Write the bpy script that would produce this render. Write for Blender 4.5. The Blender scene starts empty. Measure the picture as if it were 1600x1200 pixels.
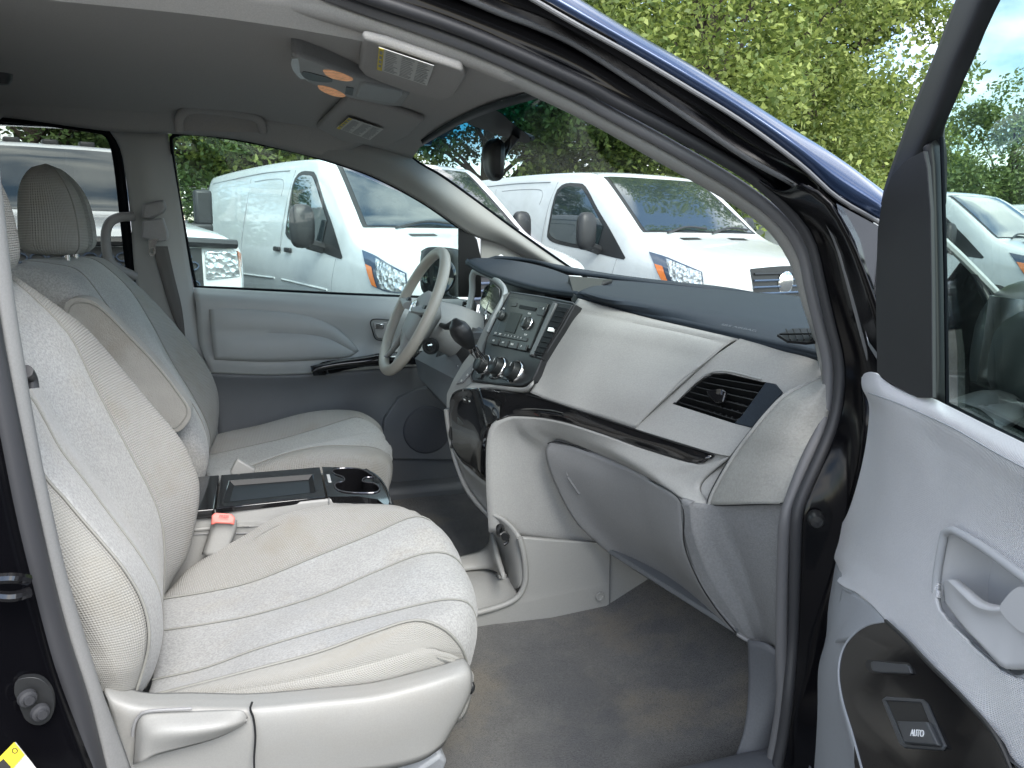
import bpy, bmesh, math, random
from mathutils import Vector, Matrix
from mathutils.geometry import tessellate_polygon
from mathutils.bvhtree import BVHTree
R = math.radians
sc = bpy.context.scene
# ---------------------------------------------------------------- camera
YAW, PITCH, ROLL, FPX = 18.6, 11.5, 1.2, 1232.0
CP = Vector((0, -1.75, 1.33))
_y, _p, _r = R(YAW), R(PITCH), R(ROLL)
FWD = Vector((math.sin(_y)*math.cos(_p), math.cos(_y)*math.cos(_p), -math.sin(_p)))
_rt = Vector((math.cos(_y), -math.sin(_y), 0)); _up = _rt.cross(FWD)
RT = _rt*math.cos(_r) + _up*math.sin(_r); UPV = -_rt*math.sin(_r) + _up*math.cos(_r)
cd = bpy.data.cameras.new('camera'); cam = bpy.data.objects.new('camera', cd); sc.collection.objects.link(cam)
mw = Matrix((RT, UPV, -FWD)).transposed().to_4x4(); mw.translation = CP; cam.matrix_world = mw
cd.sensor_width = 36; cd.lens = 36*FPX/1600; cd.clip_start = .02; cd.clip_end = 600
sc.camera = cam
# ---------------------------------------------------------------- light
sc.view_settings.view_transform = 'Standard'; sc.view_settings.look = 'None'
sc.view_settings.exposure = 1.35; sc.view_settings.gamma = 1
SUN_EL, SUN_AZ = 44, 170       # direction the light comes from, degrees clockwise from +Y
w = bpy.data.worlds.new('World'); sc.world = w; w.use_nodes = True
nt = w.node_tree; bg = nt.nodes['Background']
sky = nt.nodes.new('ShaderNodeTexSky'); sky.sky_type = 'NISHITA'; sky.sun_disc = False
sky.sun_elevation = R(SUN_EL); sky.sun_rotation = R(SUN_AZ); sky.air_density = 1.0; sky.dust_density = .6
# soft clouds mixed over the sky by direction
tc = nt.nodes.new('ShaderNodeTexCoord'); mp = nt.nodes.new('ShaderNodeMapping'); mp.inputs['Scale'].default_value = (1, 1, 2.4)
no = nt.nodes.new('ShaderNodeTexNoise'); no.inputs['Scale'].default_value = 2.6; no.inputs['Detail'].default_value = 7; no.inputs['Roughness'].default_value = .55
cr = nt.nodes.new('ShaderNodeValToRGB'); cr.color_ramp.elements[0].position = .44; cr.color_ramp.elements[1].position = .62
mx = nt.nodes.new('ShaderNodeMix'); mx.data_type = 'RGBA'; mx.inputs['B'].default_value = (9.3, 9.2, 9.1, 1)
L = nt.links.new
L(tc.outputs['Generated'], mp.inputs['Vector']); L(mp.outputs[0], no.inputs['Vector']); L(no.outputs['Fac'], cr.inputs[0])
L(cr.outputs['Color'], mx.inputs['Factor']); L(sky.outputs[0], mx.inputs['A']); L(mx.outputs['Result'], bg.inputs['Color'])
bg.inputs['Strength'].default_value = .148
sl = bpy.data.lights.new('sun', 'SUN'); sl.energy = 2.1; sl.angle = R(35); sl.color = (1, .96, .91)
sun = bpy.data.objects.new('sun', sl); sc.collection.objects.link(sun)
_a, _e = R(SUN_AZ), R(SUN_EL)
sd = Vector((math.sin(_a)*math.cos(_e), math.cos(_a)*math.cos(_e), math.sin(_e)))
sun.rotation_euler = sd.to_track_quat('Z', 'Y').to_euler(); sun.location = (0, -6, 9)
sc.cycles.max_bounces = 10; sc.cycles.transparent_max_bounces = 16; sc.cycles.caustics_reflective = False; sc.cycles.caustics_refractive = False
sc.cycles.use_denoising = True
# ---------------------------------------------------------------- points
def V(*a): return Vector(a)
def ray(px, py): return FWD + RT*((px-800)/FPX) - UPV*((py-600)/FPX)
def W(p):
    """(px,py,Y) or (px,py,value,'x|y|z') -> the point of the place seen there on that plane"""
    if isinstance(p, Vector): return p.copy()
    ax = 1 if len(p) == 3 else 'xyz'.index(p[3])
    d = ray(p[0], p[1]); return CP + d*((p[2]-CP[ax])/d[ax])
def WP(px, py, o, n):
    d = ray(px, py); return CP + d*((o-CP).dot(n)/d.dot(n))
def cr_(p0, p1, p2, p3, t):
    return .5*((2*p1) + (p2-p0)*t + (2*p0-5*p1+4*p2-p3)*t*t + (3*p1-p0-3*p2+p3)*t**3)
def resample(pts, n, closed=False, lin=False):
    pts = [W(p) for p in pts]; m = len(pts)
    if m == 1: return pts*n
    seg = m if closed else m-1
    def at(i):
        if closed: return pts[i % m]
        if i < 0: return 2*pts[0]-pts[1]
        if i >= m: return 2*pts[-1]-pts[-2]
        return pts[i]
    dense = []
    K = 12
    for i in range(seg):
        for k in range(K):
            t = k/K
            dense.append(at(i).lerp(at(i+1), t) if lin else cr_(at(i-1), at(i), at(i+1), at(i+2), t))
    if not closed: dense.append(pts[-1])
    else: dense.append(pts[0])
    cum = [0]
    for a, b in zip(dense, dense[1:]): cum.append(cum[-1]+(b-a).length)
    tot = cum[-1] or 1; out = []; j = 0
    cnt = n if closed else n-1
    for i in range(n):
        s = tot*i/cnt
        while j < len(cum)-2 and cum[j+1] < s: j += 1
        l = cum[j+1]-cum[j] or 1
        out.append(dense[j].lerp(dense[j+1], min(1, (s-cum[j])/l)))
    return out
# ---------------------------------------------------------------- mesh builder
class MB:
    def __init__(s): s.v = []; s.f = []; s.uv = {}; s.mi = {}; s.cur = 0
    def face(s, idx, uv=None):
        if uv: s.uv[len(s.f)] = uv
        if s.cur: s.mi[len(s.f)] = s.cur
        s.f.append(tuple(idx))
    def grid(s, G, uvs=None, toward=None, close_u=False, close_v=False):
        nr, nc = len(G), len(G[0]); b = len(s.v)
        for r in G: s.v += [p.copy() for p in r]
        flip = False
        if toward is not None:
            acc = 0
            for i in range(0, nr-1, max(1, nr//4)):
                for j in range(0, nc-1, max(1, nc//4)):
                    a, c, d = G[i][j], G[i][j+1], G[i+1][j]
                    acc += (c-a).cross(d-a).dot(toward-a)
            flip = acc < 0
        for i in range(nr if close_v else nr-1):
            for j in range(nc if close_u else nc-1):
                i2, j2 = (i+1) % nr, (j+1) % nc
                q = [b+i*nc+j, b+i*nc+j2, b+i2*nc+j2, b+i2*nc+j]
                u = None
                if uvs: u = [uvs[i][j], uvs[i][j2], uvs[i2][j2], uvs[i2][j]]
                if flip: q.reverse(); u = u[::-1] if u else None
                s.face(q, u)
        return s
    def loft(s, lines, nu=24, nv=4, bulge=0, lin=False, spans=None, pw=.7, fade=.12, toward=None):
        rows = [resample(l, nu) for l in lines]; m = len(rows); out = []
        bl = bulge if isinstance(bulge, (list, tuple)) else [bulge]*(m-1)
        tag = []
        for i in range(m-1):
            for k in range(nv):
                t = k/nv; row = []
                for j in range(nu):
                    p1, p2 = rows[i][j], rows[i+1][j]
                    if lin: row.append(p1.lerp(p2, t)); continue
                    p0 = rows[i-1][j] if i else 2*p1-p2
                    p3 = rows[i+2][j] if i+2 < m else 2*p2-p1
                    row.append(cr_(p0, p1, p2, p3, t))
                out.append(row); tag.append(bl[i]*(math.sin(math.pi*t)**pw if t else 0))
        out.append(rows[-1]); tag.append(0)
        if any(bl):
            base = [[p.copy() for p in r] for r in out]; H = len(base)
            for i in range(H):
                if not tag[i]: continue
                for j in range(nu):
                    du = base[i][min(j+1, nu-1)]-base[i][max(j-1, 0)]; dv = base[min(i+1, H-1)][j]-base[max(i-1, 0)][j]
                    n = du.cross(dv)
                    if n.length < 1e-9: continue
                    n.normalize()
                    if n.dot(CP-base[i][j]) < 0: n = -n
                    e = min(1, min(j, nu-1-j)/(nu*fade)+(.15 if fade < .2 else 0))
                    out[i][j] = base[i][j]+n*tag[i]*e
        H = len(out); cu = [0]; cv = [0]
        mid = out[H//2]
        for j in range(1, nu): cu.append(cu[-1]+(mid[j]-mid[j-1]).length)
        for i in range(1, H): cv.append(cv[-1]+(out[i][nu//2]-out[i-1][nu//2]).length)
        f0 = len(s.f); s.grid(out, [[(cu[j], cv[i]) for j in range(nu)] for i in range(H)], toward=toward or CP)
        if spans:
            for i in range(H-1):
                for j in range(nu-1): s.mi[f0+i*(nu-1)+j] = spans[i//nv]
        return s
    def poly(s, pts, thick=.01, away=None, holes=None, smooth=0, top=True, back=True):
        """flat plate; pts world or px specs; extruded away from the camera side"""
        P = resample(pts, smooth, closed=True) if smooth else [W(p) for p in pts]
        Hs = [[W(p) for p in h] for h in (holes or [])]
        n = Vector((0, 0, 0)); c = sum(P, Vector())/len(P)
        for a, b in zip(P, P[1:]+P[:1]): n += (a-c).cross(b-c)
        n.normalize()
        if n.dot(CP-c) < 0: n = -n
        if away is not None: n = -Vector(away).normalized()
        loops = [P]+Hs; allp = [p for l in loops for p in l]
        tris = tessellate_polygon([[p for p in l] for l in loops])
        b = len(s.v); N = len(allp)
        s.v += allp; s.v += [p-n*thick for p in allp]
        for t in tris:
            a = (allp[t[1]]-allp[t[0]]).cross(allp[t[2]]-allp[t[0]])
            t = t if a.dot(n) > 0 else t[::-1]
            if top: s.face([b+i for i in t])
            if back: s.face([b+N+i for i in reversed(t)])
        o = 0
        for k, l in enumerate(loops):
            m = len(l); area = Vector((0, 0, 0))
            cc = sum(l, Vector())/m
            for a, q in zip(l, l[1:]+l[:1]): area += (a-cc).cross(q-cc)
            ccw = area.dot(n) > 0
            if k: ccw = not ccw
            for i in range(m):
                i2 = (i+1) % m; q = [b+o+i, b+N+o+i, b+N+o+i2, b+o+i2]
                s.face(q if ccw else q[::-1])
            o += m
        return s
    def tube(s, pts, r=.01, n=10, m=24, closed=False, lin=False, flat=1.0, up=None, cap=True):
        P = resample(pts, m, closed, lin); b = len(s.v); G = []
        prev = None
        for i, p in enumerate(P):
            a = P[i-1] if (i or closed) else p; c = P[(i+1) % m] if (i+1 < m or closed) else p
            t = (c-a).normalized()
            if up is not None: x = t.cross(Vector(up)).normalized()
            elif prev is None:
                x = t.cross(Vector((0, 0, 1)));
                if x.length < .1: x = t.cross(Vector((0, 1, 0)))
                x.normalize()
            else: x = (prev-t*prev.dot(t)).normalized()
            prev = x; y = x.cross(t)
            if isinstance(r, (list, tuple)):
                u = i/(m-1)*(len(r)-1); k = min(int(u), len(r)-2); rr = r[k]+(r[k+1]-r[k])*(u-k)
            else: rr = r
            G.append([p+(x*math.cos(2*math.pi*k/n)+y*math.sin(2*math.pi*k/n)*flat)*rr for k in range(n)])
        for ring in G: s.v += ring
        rows = len(G)
        for i in range(rows if closed else rows-1):
            for k in range(n):
                i2, k2 = (i+1) % rows, (k+1) % n
                s.face([b+i*n+k, b+i2*n+k, b+i2*n+k2, b+i*n+k2])
        if cap and not closed:
            s.face([b+k for k in range(n)]); s.face([b+(rows-1)*n+k for k in reversed(range(n))])
        return s
    def box(s, c, size, rot=None):
        c = W(c); M = rot.to_3x3() if rot is not None else Matrix.Identity(3); b = len(s.v)
        for z in (-.5, .5):
            for x, y in ((-.5, -.5), (.5, -.5), (.5, .5), (-.5, .5)):
                s.v.append(c+M@Vector((x*size[0], y*size[1], z*size[2])))
        for q in ((3, 2, 1, 0), (4, 5, 6, 7), (0, 1, 5, 4), (1, 2, 6, 5), (2, 3, 7, 6), (3, 0, 4, 7)): s.face([b+i for i in q])
        return s
    def lathe(s, o, axis, prof, n=24, squash=None):
        """prof: list of (r, h) along axis from o"""
        o = W(o); a = Vector(axis).normalized(); x = a.cross(Vector((0, 0, 1)))
        if x.length < .1: x = a.cross(Vector((1, 0, 0)))
        x.normalize(); y = a.cross(x); G = []
        for r, h in prof: G.append([o+a*h+(x*math.cos(2*math.pi*k/n)+y*math.sin(2*math.pi*k/n))*max(r, 1e-5) for k in range(n)])
        b = len(s.v)
        for g in G: s.v += g
        for i in range(len(G)-1):
            for k in range(n):
                k2 = (k+1) % n; s.face([b+i*n+k, b+i*n+k2, b+(i+1)*n+k2, b+(i+1)*n+k])
        return s
    def build(s, name, m, parent=None, bevel=0, solid=0, sub=0, sharp=40, smooth=True, seg=2, fix=False, label=None):
        me = bpy.data.meshes.new(name); me.from_pydata([tuple(v) for v in s.v], [], s.f)
        if s.uv:
            ul = me.uv_layers.new(name='UVMap')
            for i, p in enumerate(me.polygons):
                if i in s.uv:
                    for k, li in enumerate(p.loop_indices): ul.data[li].uv = s.uv[i][k]
        if fix:
            bm = bmesh.new(); bm.from_mesh(me); bmesh.ops.remove_doubles(bm, verts=bm.verts, dist=1e-5); bmesh.ops.recalc_face_normals(bm, faces=bm.faces); bm.to_mesh(me); bm.free()
        for q in (m if isinstance(m, (list, tuple)) else [m]): me.materials.append(q)
        for i, k in s.mi.items():
            if i < len(me.polygons): me.polygons[i].material_index = k
        if smooth:
            me.polygons.foreach_set('use_smooth', [True]*len(me.polygons)); me.set_sharp_from_angle(angle=R(sharp))
        o = bpy.data.objects.new(name, me); sc.collection.objects.link(o)
        if solid: md = o.modifiers.new('solid', 'SOLIDIFY'); md.thickness = solid; md.offset = -1
        if bevel: md = o.modifiers.new('bevel', 'BEVEL'); md.width = bevel; md.segments = seg; md.limit_method = 'ANGLE'; md.angle_limit = R(35)
        if sub: md = o.modifiers.new('sub', 'SUBSURF'); md.levels = sub; md.render_levels = sub
        if parent is not None: o.parent = parent
        if label: o['label'] = label
        return o
def thing(name, label, cat, loc=(0, 0, 0), rotz=0, group=None):
    o = bpy.data.objects.new(name, None); sc.collection.objects.link(o); o.location = loc; o.rotation_euler = (0, 0, rotz)
    o['label'] = label; o['category'] = cat
    if group: o['group'] = group
    return o
def tag(o, label, cat, group=None):
    o['label'] = label; o['category'] = cat
    if group: o['group'] = group
    return o
def structure(o): o['kind'] = 'structure'; return o
# ---------------------------------------------------------------- materials
MC = {}
def mat(name, col, rough=.5, metal=0, spec=.5, coat=0, bump=None, stain=None, coord='Object', trans=0, sheen=0, emit=0, mottle=0, grain=None):
    m = bpy.data.materials.new(name); m.use_nodes = True; t = m.node_tree; b = t.nodes['Principled BSDF']; K = t.links.new
    b.inputs['Base Color'].default_value = (*col, 1); b.inputs['Roughness'].default_value = rough
    b.inputs['Metallic'].default_value = metal; b.inputs['Specular IOR Level'].default_value = spec
    b.inputs['Coat Weight'].default_value = coat; b.inputs['Coat Roughness'].default_value = .03
    if sheen: b.inputs['Sheen Weight'].default_value = sheen
    if emit: b.inputs['Emission Color'].default_value = (*col, 1); b.inputs['Emission Strength'].default_value = emit
    tc = t.nodes.new('ShaderNodeTexCoord'); src = tc.outputs[coord]
    def noise(scale, detail=4, rg=.6):
        n = t.nodes.new('ShaderNodeTexNoise'); n.inputs['Scale'].default_value = scale; n.inputs['Detail'].default_value = detail; n.inputs['Roughness'].default_value = rg
        K(src, n.inputs['Vector']); return n.outputs['Fac']
    colsock = None
    if mottle:
        r = t.nodes.new('ShaderNodeMapRange'); r.inputs['From Min'].default_value = .3; r.inputs['From Max'].default_value = .7
        r.inputs['To Min'].default_value = 1-mottle; r.inputs['To Max'].default_value = 1+mottle; K(noise(9, 6), r.inputs[0])
        mm = t.nodes.new('ShaderNodeMix'); mm.data_type = 'RGBA'; mm.blend_type = 'MULTIPLY'; mm.inputs['Factor'].default_value = 1
        mm.inputs['A'].default_value = (*col, 1); K(r.outputs[0], mm.inputs['B']); colsock = mm.outputs['Result']
    if stain:
        for (sc_c, ssc, lo, hi, amt) in stain:
            r = t.nodes.new('ShaderNodeMapRange'); r.inputs['From Min'].default_value = lo; r.inputs['From Max'].default_value = hi; r.inputs['To Max'].default_value = amt
            K(noise(ssc, 5, .62), r.inputs[0]); mm = t.nodes.new('ShaderNodeMix'); mm.data_type = 'RGBA'; mm.inputs['B'].default_value = (*sc_c, 1)
            K(r.outputs[0], mm.inputs['Factor'])
            if colsock: K(colsock, mm.inputs['A'])
            else: mm.inputs['A'].default_value = (*col, 1)
            colsock = mm.outputs['Result']
    if grain:
        r = t.nodes.new('ShaderNodeMapRange'); r.inputs['From Min'].default_value = .36; r.inputs['From Max'].default_value = .64
        r.inputs['To Min'].default_value = 1-grain[1]; r.inputs['To Max'].default_value = 1+grain[1]; K(noise(grain[0], 2, .7), r.inputs[0])
        mm = t.nodes.new('ShaderNodeMix'); mm.data_type = 'RGBA'; mm.blend_type = 'MULTIPLY'; mm.inputs['Factor'].default_value = 1
        if colsock: K(colsock, mm.inputs['A'])
        else: mm.inputs['A'].default_value = (*col, 1)
        K(r.outputs[0], mm.inputs['B']); colsock = mm.outputs['Result']
    hs = None
    if bump:
        kind, scale, strength, dist = bump
        if kind == 'noise': hs = noise(scale, 3)
        elif kind == 'voronoi':
            n = t.nodes.new('ShaderNodeTexVoronoi'); n.inputs['Scale'].default_value = scale; K(src, n.inputs['Vector']); hs = n.outputs['Distance']
        elif kind == 'brush':
            mp = t.nodes.new('ShaderNodeMapping'); mp.inputs['Scale'].default_value = (1, 1, 9); K(src, mp.inputs['Vector'])
            n = t.nodes.new('ShaderNodeTexNoise'); n.inputs['Scale'].default_value = scale; K(mp.outputs[0], n.inputs['Vector']); hs = n.outputs['Fac']
        elif kind in ('weave', 'rib'):
            sp = t.nodes.new('ShaderNodeSeparateXYZ'); K(src, sp.inputs[0])
            def M(op, a, c=None):
                q = t.nodes.new('ShaderNodeMath'); q.operation = op
                for i, x in enumerate((a, c)):
                    if x is None: continue
                    if isinstance(x, (int, float)): q.inputs[i].default_value = x
                    else: K(x, q.inputs[i])
                return q.outputs[0]
            if kind == 'weave':
                a = M('ADD', sp.outputs[0], sp.outputs[1]); d = M('SUBTRACT', sp.outputs[0], sp.outputs[1])
                hs = M('MULTIPLY', M('SINE', M('MULTIPLY', a, scale)), M('SINE', M('MULTIPLY', d, scale)))
            else:
                hs = M('SINE', M('MULTIPLY', M('ADD', M('ADD', sp.outputs[0], sp.outputs[1]), sp.outputs[2]), scale))
            hs = M('ADD', hs, M('MULTIPLY', noise(500, 2), .6))
        bp = t.nodes.new('ShaderNodeBump'); bp.inputs['Strength'].default_value = strength; bp.inputs['Distance'].default_value = dist
        K(hs, bp.inputs['Height']); K(bp.outputs[0], b.inputs['Normal'])
        if kind == 'weave':
            r = t.nodes.new('ShaderNodeMapRange'); r.inputs['From Min'].default_value = -.7; r.inputs['From Max'].default_value = .8; r.inputs['To Min'].default_value = .86; r.inputs['To Max'].default_value = 1.05
            K(hs, r.inputs[0]); mm = t.nodes.new('ShaderNodeMix'); mm.data_type = 'RGBA'; mm.blend_type = 'MULTIPLY'; mm.inputs['Factor'].default_value = 1
            if colsock: K(colsock, mm.inputs['A'])
            else: mm.inputs['A'].default_value = (*col, 1)
            K(r.outputs[0], mm.inputs['B']); colsock = mm.outputs['Result']
    if colsock: K(colsock, b.inputs['Base Color'])
    return m
def glass(name, tint=(.9, .96, .94), gloss=.0, band=None, fres=.4):
    m = bpy.data.materials.new(name); m.use_nodes = True; t = m.node_tree; K = t.links.new
    t.nodes.remove(t.nodes['Principled BSDF']); out = t.nodes['Material Output']
    tr = t.nodes.new('ShaderNodeBsdfTransparent'); tr.inputs[0].default_value = (*tint, 1)
    gl = t.nodes.new('ShaderNodeBsdfGlossy'); gl.inputs['Roughness'].default_value = .02
    lw = t.nodes.new('ShaderNodeLayerWeight'); lw.inputs['Blend'].default_value = .5
    fp = t.nodes.new('ShaderNodeMath'); fp.operation = 'POWER'; fp.inputs[1].default_value = 4.5; K(lw.outputs['Facing'], fp.inputs[0])
    fr = t.nodes.new('ShaderNodeMath'); fr.operation = 'MULTIPLY_ADD'; fr.inputs[1].default_value = fres; fr.inputs[2].default_value = .025; K(fp.outputs[0], fr.inputs[0])
    ad = t.nodes.new('ShaderNodeMath'); ad.operation = 'ADD'; ad.inputs[1].default_value = gloss; ad.use_clamp = True
    mx = t.nodes.new('ShaderNodeMixShader'); K(fr.outputs[0], ad.inputs[0]); K(ad.outputs[0], mx.inputs[0]); K(tr.outputs[0], mx.inputs[1]); K(gl.outputs[0], mx.inputs[2]); K(mx.outputs[0], out.inputs[0])
    if band:
        tc = t.nodes.new('ShaderNodeTexCoord'); sp = t.nodes.new('ShaderNodeSeparateXYZ'); K(tc.outputs['Object'], sp.inputs[0])
        r = t.nodes.new('ShaderNodeMapRange'); r.inputs['From Min'].default_value = band[0]; r.inputs['From Max'].default_value = band[1]; K(sp.outputs[2], r.inputs[0])
        mm = t.nodes.new('ShaderNodeMix'); mm.data_type = 'RGBA'; mm.inputs['A'].default_value = (*tint, 1); mm.inputs['B'].default_value = (*band[2], 1)
        K(r.outputs[0], mm.inputs['Factor']); K(mm.outputs['Result'], tr.inputs[0])
    return m
FAB = (.342, .342, .334); TAN = (.33, .29, .22)
m_fab = mat('plush_fabric', FAB, .95, spec=.15, sheen=.25, bump=('noise', 300, .45, .003), mottle=.08, stain=[(TAN, 7, .53, .75, .38), ((.33, .35, .37), 5, .48, .7, .4)], coord='Object', grain=(260, .16))
m_mesh = mat('mesh_fabric', (.318, .314, .292), .95, spec=.12, sheen=.2, bump=('weave', 900, .5, .0018), stain=[((.28, .25, .19), 6, .50, .74, .5)], coord='UV')
m_meshf = mat('fine_mesh_fabric', (.325, .32, .302), .95, spec=.12, sheen=.2, bump=('weave', 760, .7, .0018), stain=[((.26, .23, .17), 8, .49, .72, .45)], coord='UV')
m_vent = mat('vent_black', (.010, .010, .011), .5, spec=.25)
m_lt = mat('light_plastic', (.305, .305, .293), .48, bump=('noise', 850, .18, .001), stain=[((.29, .27, .23), 5, .55, .8, .3)], grain=(420, .035))
m_ltg = mat('grained_plastic', (.338, .337, .325), .52, bump=('noise', 380, .35, .0012), mottle=.04, grain=(330, .06))
m_cap = mat('brushed_plastic', (.32, .32, .30), .5, bump=('brush', 150, .8, .0015), mottle=.04, grain=(260, .07))
m_gbox = mat('grey_plastic', (.235, .237, .24), .5, bump=('noise', 800, .2, .001), mottle=.05, grain=(350, .05))
m_capd = mat('brushed_grey_plastic', (.205, .21, .215), .5, bump=('brush', 150, .8, .0015), mottle=.05, grain=(260, .09))
m_door = mat('door_plastic', (.36, .375, .37), .5, bump=('noise', 700, .15, .001), mottle=.03)
m_doord = mat('dark_grey_plastic', (.14, .15, .16), .55, bump=('noise', 700, .15, .001), mottle=.05)
m_pad = mat('dash_pad_plastic', (.020, .028, .038), .6, spec=.25, bump=('noise', 700, .2, .001), mottle=.06, grain=(300, .10))
m_blk = mat('black_plastic', (.018, .019, .02), .38, bump=('noise', 600, .1, .001))
m_gls2 = mat('gloss_black_panel', (.006, .006, .007), .10, spec=.3, coat=.12)
m_gls = mat('gloss_black', (.008, .008, .009), .06, coat=.6)
m_paint = mat('black_paint', (.003, .003, .004), .14, spec=.25)
m_roofp = mat('sky_sheen_paint', (.035, .06, .125), .26, metal=.5, coat=.5)  # blue sky reflection on the black roof, put into the base colour
m_sealL = mat('grey_seal_rubber', (.125, .126, .132), .42, bump=('noise', 300, .1, .001))
m_sealD = mat('dark_seal_rubber', (.035, .036, .04), .5, bump=('noise', 300, .1, .001))
m_head = mat('headliner_fabric', (.43, .42, .40), .98, spec=.1, bump=('noise', 900, .25, .001), grain=(500, .07))
m_carpet = mat('carpet', (.086, .085, .081), 1, spec=.05, sheen=.3, bump=('noise', 900, .9, .003), stain=[((.15, .125, .085), 4.5, .50, .64, .75), ((.030, .034, .042), 3.1, .48, .60, .75), ((.11, .105, .095), 420, .5, .7, .5), ((.02, .02, .022), 300, .52, .7, .6)], mottle=.3, grain=(300, .4))
m_chr = mat('chrome', (.8, .8, .8), .12, metal=1)
m_wht = mat('white_marking', (.7, .72, .7), .6)
m_lblw = mat('label_white', (.62, .62, .58), .6); m_lbly = mat('label_yellow', (.75, .6, .04), .6)
m_lblk = mat('label_ink', (.03, .03, .03), .6)
m_red = mat('red_button', (.75, .16, .13), .45); m_amb = mat('lamp_amber', (.85, .42, .20), .35, emit=.10, bump=('rib', 900, .8, .002), grain=(60, .3))
m_lens = mat('clear_lens', (.55, .56, .55), .25)
m_strap = mat('belt_webbing', (.10, .095, .09), .8, bump=('rib', 2200, .4, .001))
m_dshirt = mat('door_fabric', (.80, .81, .83), .85, spec=.2, bump=('rib', 2200, .7, .0015), mottle=.02, grain=(420, .025))
m_dgrey = mat('door_armrest_plastic', (.34, .36, .385), .5, bump=('noise', 700, .15, .001), grain=(400, .05))
g_side = glass('side_glass', (.86, .955, .93), .01)
g_tint = glass('privacy_glass', (.62, .64, .62), .0)
g_wind = glass('windshield_glass', (.90, .97, .94), .0, band=(1.43, 1.545, (.02, .14, .22)), fres=.12)
g_door = glass('door_glass', (.80, .90, .87), .09)
g_dark = mat('dark_window_glass', (.02, .03, .035), .04, coat=1, spec=1)
# ================================================================ the minivan
car = thing('minivan', 'black minivan seen through its open passenger door, light grey cloth interior and black roof with blue sky sheen put into its colour', 'minivan')
def P(bld, name, m, parent=None, **k): return bld.build(name, m, parent or car, **k)
# ---- floor
fl = MB()
G = []
for i in range(30):
    x = -2.9+4.1*i/29; row = []
    for j in range(24):
        y = -.755+1.555*j/23; z = .43+.006*math.sin(x*9)*math.sin(y*7)
        if x > .72: z += (x-.72)**1.3*.75
        row.append(V(x, y, z))
    G.append(row)
fl.grid(G, toward=V(0, 0, 3)); P(fl, 'floor_carpet', m_carpet, solid=.03)
# ---- near door opening: trim, seals, painted channel
C0 = [(250, -45, -.55), (400, 7, -.56), (550, 42, -.56), (700, 88, -.565), (780, 120, -.57), (910, 180, -.59), (1000, 232, -.605), (1095, 285, -.62), (1190, 341, -.64), (1235, 397, -.655), (1256, 457, -.665), (1275, 530, -.68), (1284, 590, -.69)]
C1 = [(330, -65, -.60), (513, 0, -.60), (683, 60, -.605), (787, 103, -.61), (941, 180, -.63), (1050, 240, -.65), (1155, 302, -.67), (1218, 355, -.69), (1250, 404, -.70), (1264, 450, -.715), (1280, 520, -.725), (1290, 590, -.735)]
LS = [(-60, -230, -.60), (230, -110, -.60), (516, -8, -.605), (686, 52, -.61), (790, 95, -.615), (903, 149, -.63), (944, 172, -.635), (1054, 232, -.655), (1159, 294, -.675), (1223, 346, -.695), (1255, 396, -.71), (1267, 450, -.72), (1280, 505, -.73), (1293, 560, -.74), (1295, 600, -.745), (1292, 640, -.75), (1280, 676, -.755), (1259, 722, -.76), (1237, 778, -.765), (1227, 815, -.77), (1223, 900, -.77), (1221, 1000, -.775), (1222, 1090, -.785), (1212, 1160, -.785), (1195, 1240, -.785)]
DS = [(-40, -260, -.625), (250, -135, -.625), (527, -22, -.63), (694, 36, -.63), (797, 78, -.635), (912, 131, -.65), (965, 160, -.655), (1075, 218, -.675), (1172, 275, -.695), (1236, 332, -.715), (1268, 380, -.73), (1283, 440, -.74), (1298, 505, -.75), (1311, 560, -.76), (1312, 610, -.765), (1303, 660, -.77), (1281, 714, -.775), (1257, 768, -.78), (1245, 808, -.785), (1242, 900, -.785), (1239, 1000, -.785), (1232, 1085, -.80), (1222, 1160, -.80), (1205, 1240, -.80)]
K4 = [(100, -420, -.70), (450, -230, -.70), (800, -25, -.70), (900, 33, -.71), (987, 81, -.72), (1075, 133, -.735), (1162, 187, -.75), (1250, 252, -.775), (1307, 303, -.79), (1371, 341, -.81), (1440, 385, -.83)]
K5 = [(120, -480, -.66), (470, -280, -.66), (820, -55, -.66), (909, 0, -.665), (987, 48, -.675), (1075, 98, -.69), (1162, 152, -.71), (1237, 200, -.73), (1307, 244, -.75), (1373, 292, -.77), (1440, 345, -.79)]
ST = [(560, -75, -.66), (767, 15, -.66), (833, 40, -.665), (900, 71, -.67), (987, 126, -.685), (1075, 185, -.705), (1162, 244, -.725), (1228, 281, -.745), (1259, 300, -.755)]
b = MB().loft([C0, C1], 60, 6, .012)
for k, f in enumerate(b.f):
    if sum(b.v[i].x for i in f)/4 < .372: b.mi[k] = 1
rail = P(b, 'pillar_trim', [m_lt, m_head], solid=.012)
b = MB().loft([DS[:12], [(100, -330, -.66), (560, -75, -.66), (767, 15, -.665), (833, 40, -.67), (900, 71, -.675), (987, 126, -.69), (1075, 185, -.71), (1162, 244, -.73), (1228, 281, -.75), (1290, 330, -.775), (1330, 390, -.80)], K4[:10]], 60, 6, [-.02, -.02])
side = P(b, 'body_side', m_paint, solid=.004)
b = MB().tube(LS, .0088, 12, 130, flat=1.15); P(b, 'door_seal', m_sealL, side)
b = MB().tube(DS, .0092, 12, 130); P(b, 'door_seal', m_sealD, side)
m_strip = mat('weatherstrip', (.15, .155, .16), .25, bump=('noise', 240, .4, .001))
b = MB().tube(ST, .0065, 10, 60, flat=.6); P(b, 'weatherstrip', m_strip, side)
b = MB()
b.tube([(x, y+5, z-.004) for x, y, z in K4], .0035, 8, 60)
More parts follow.
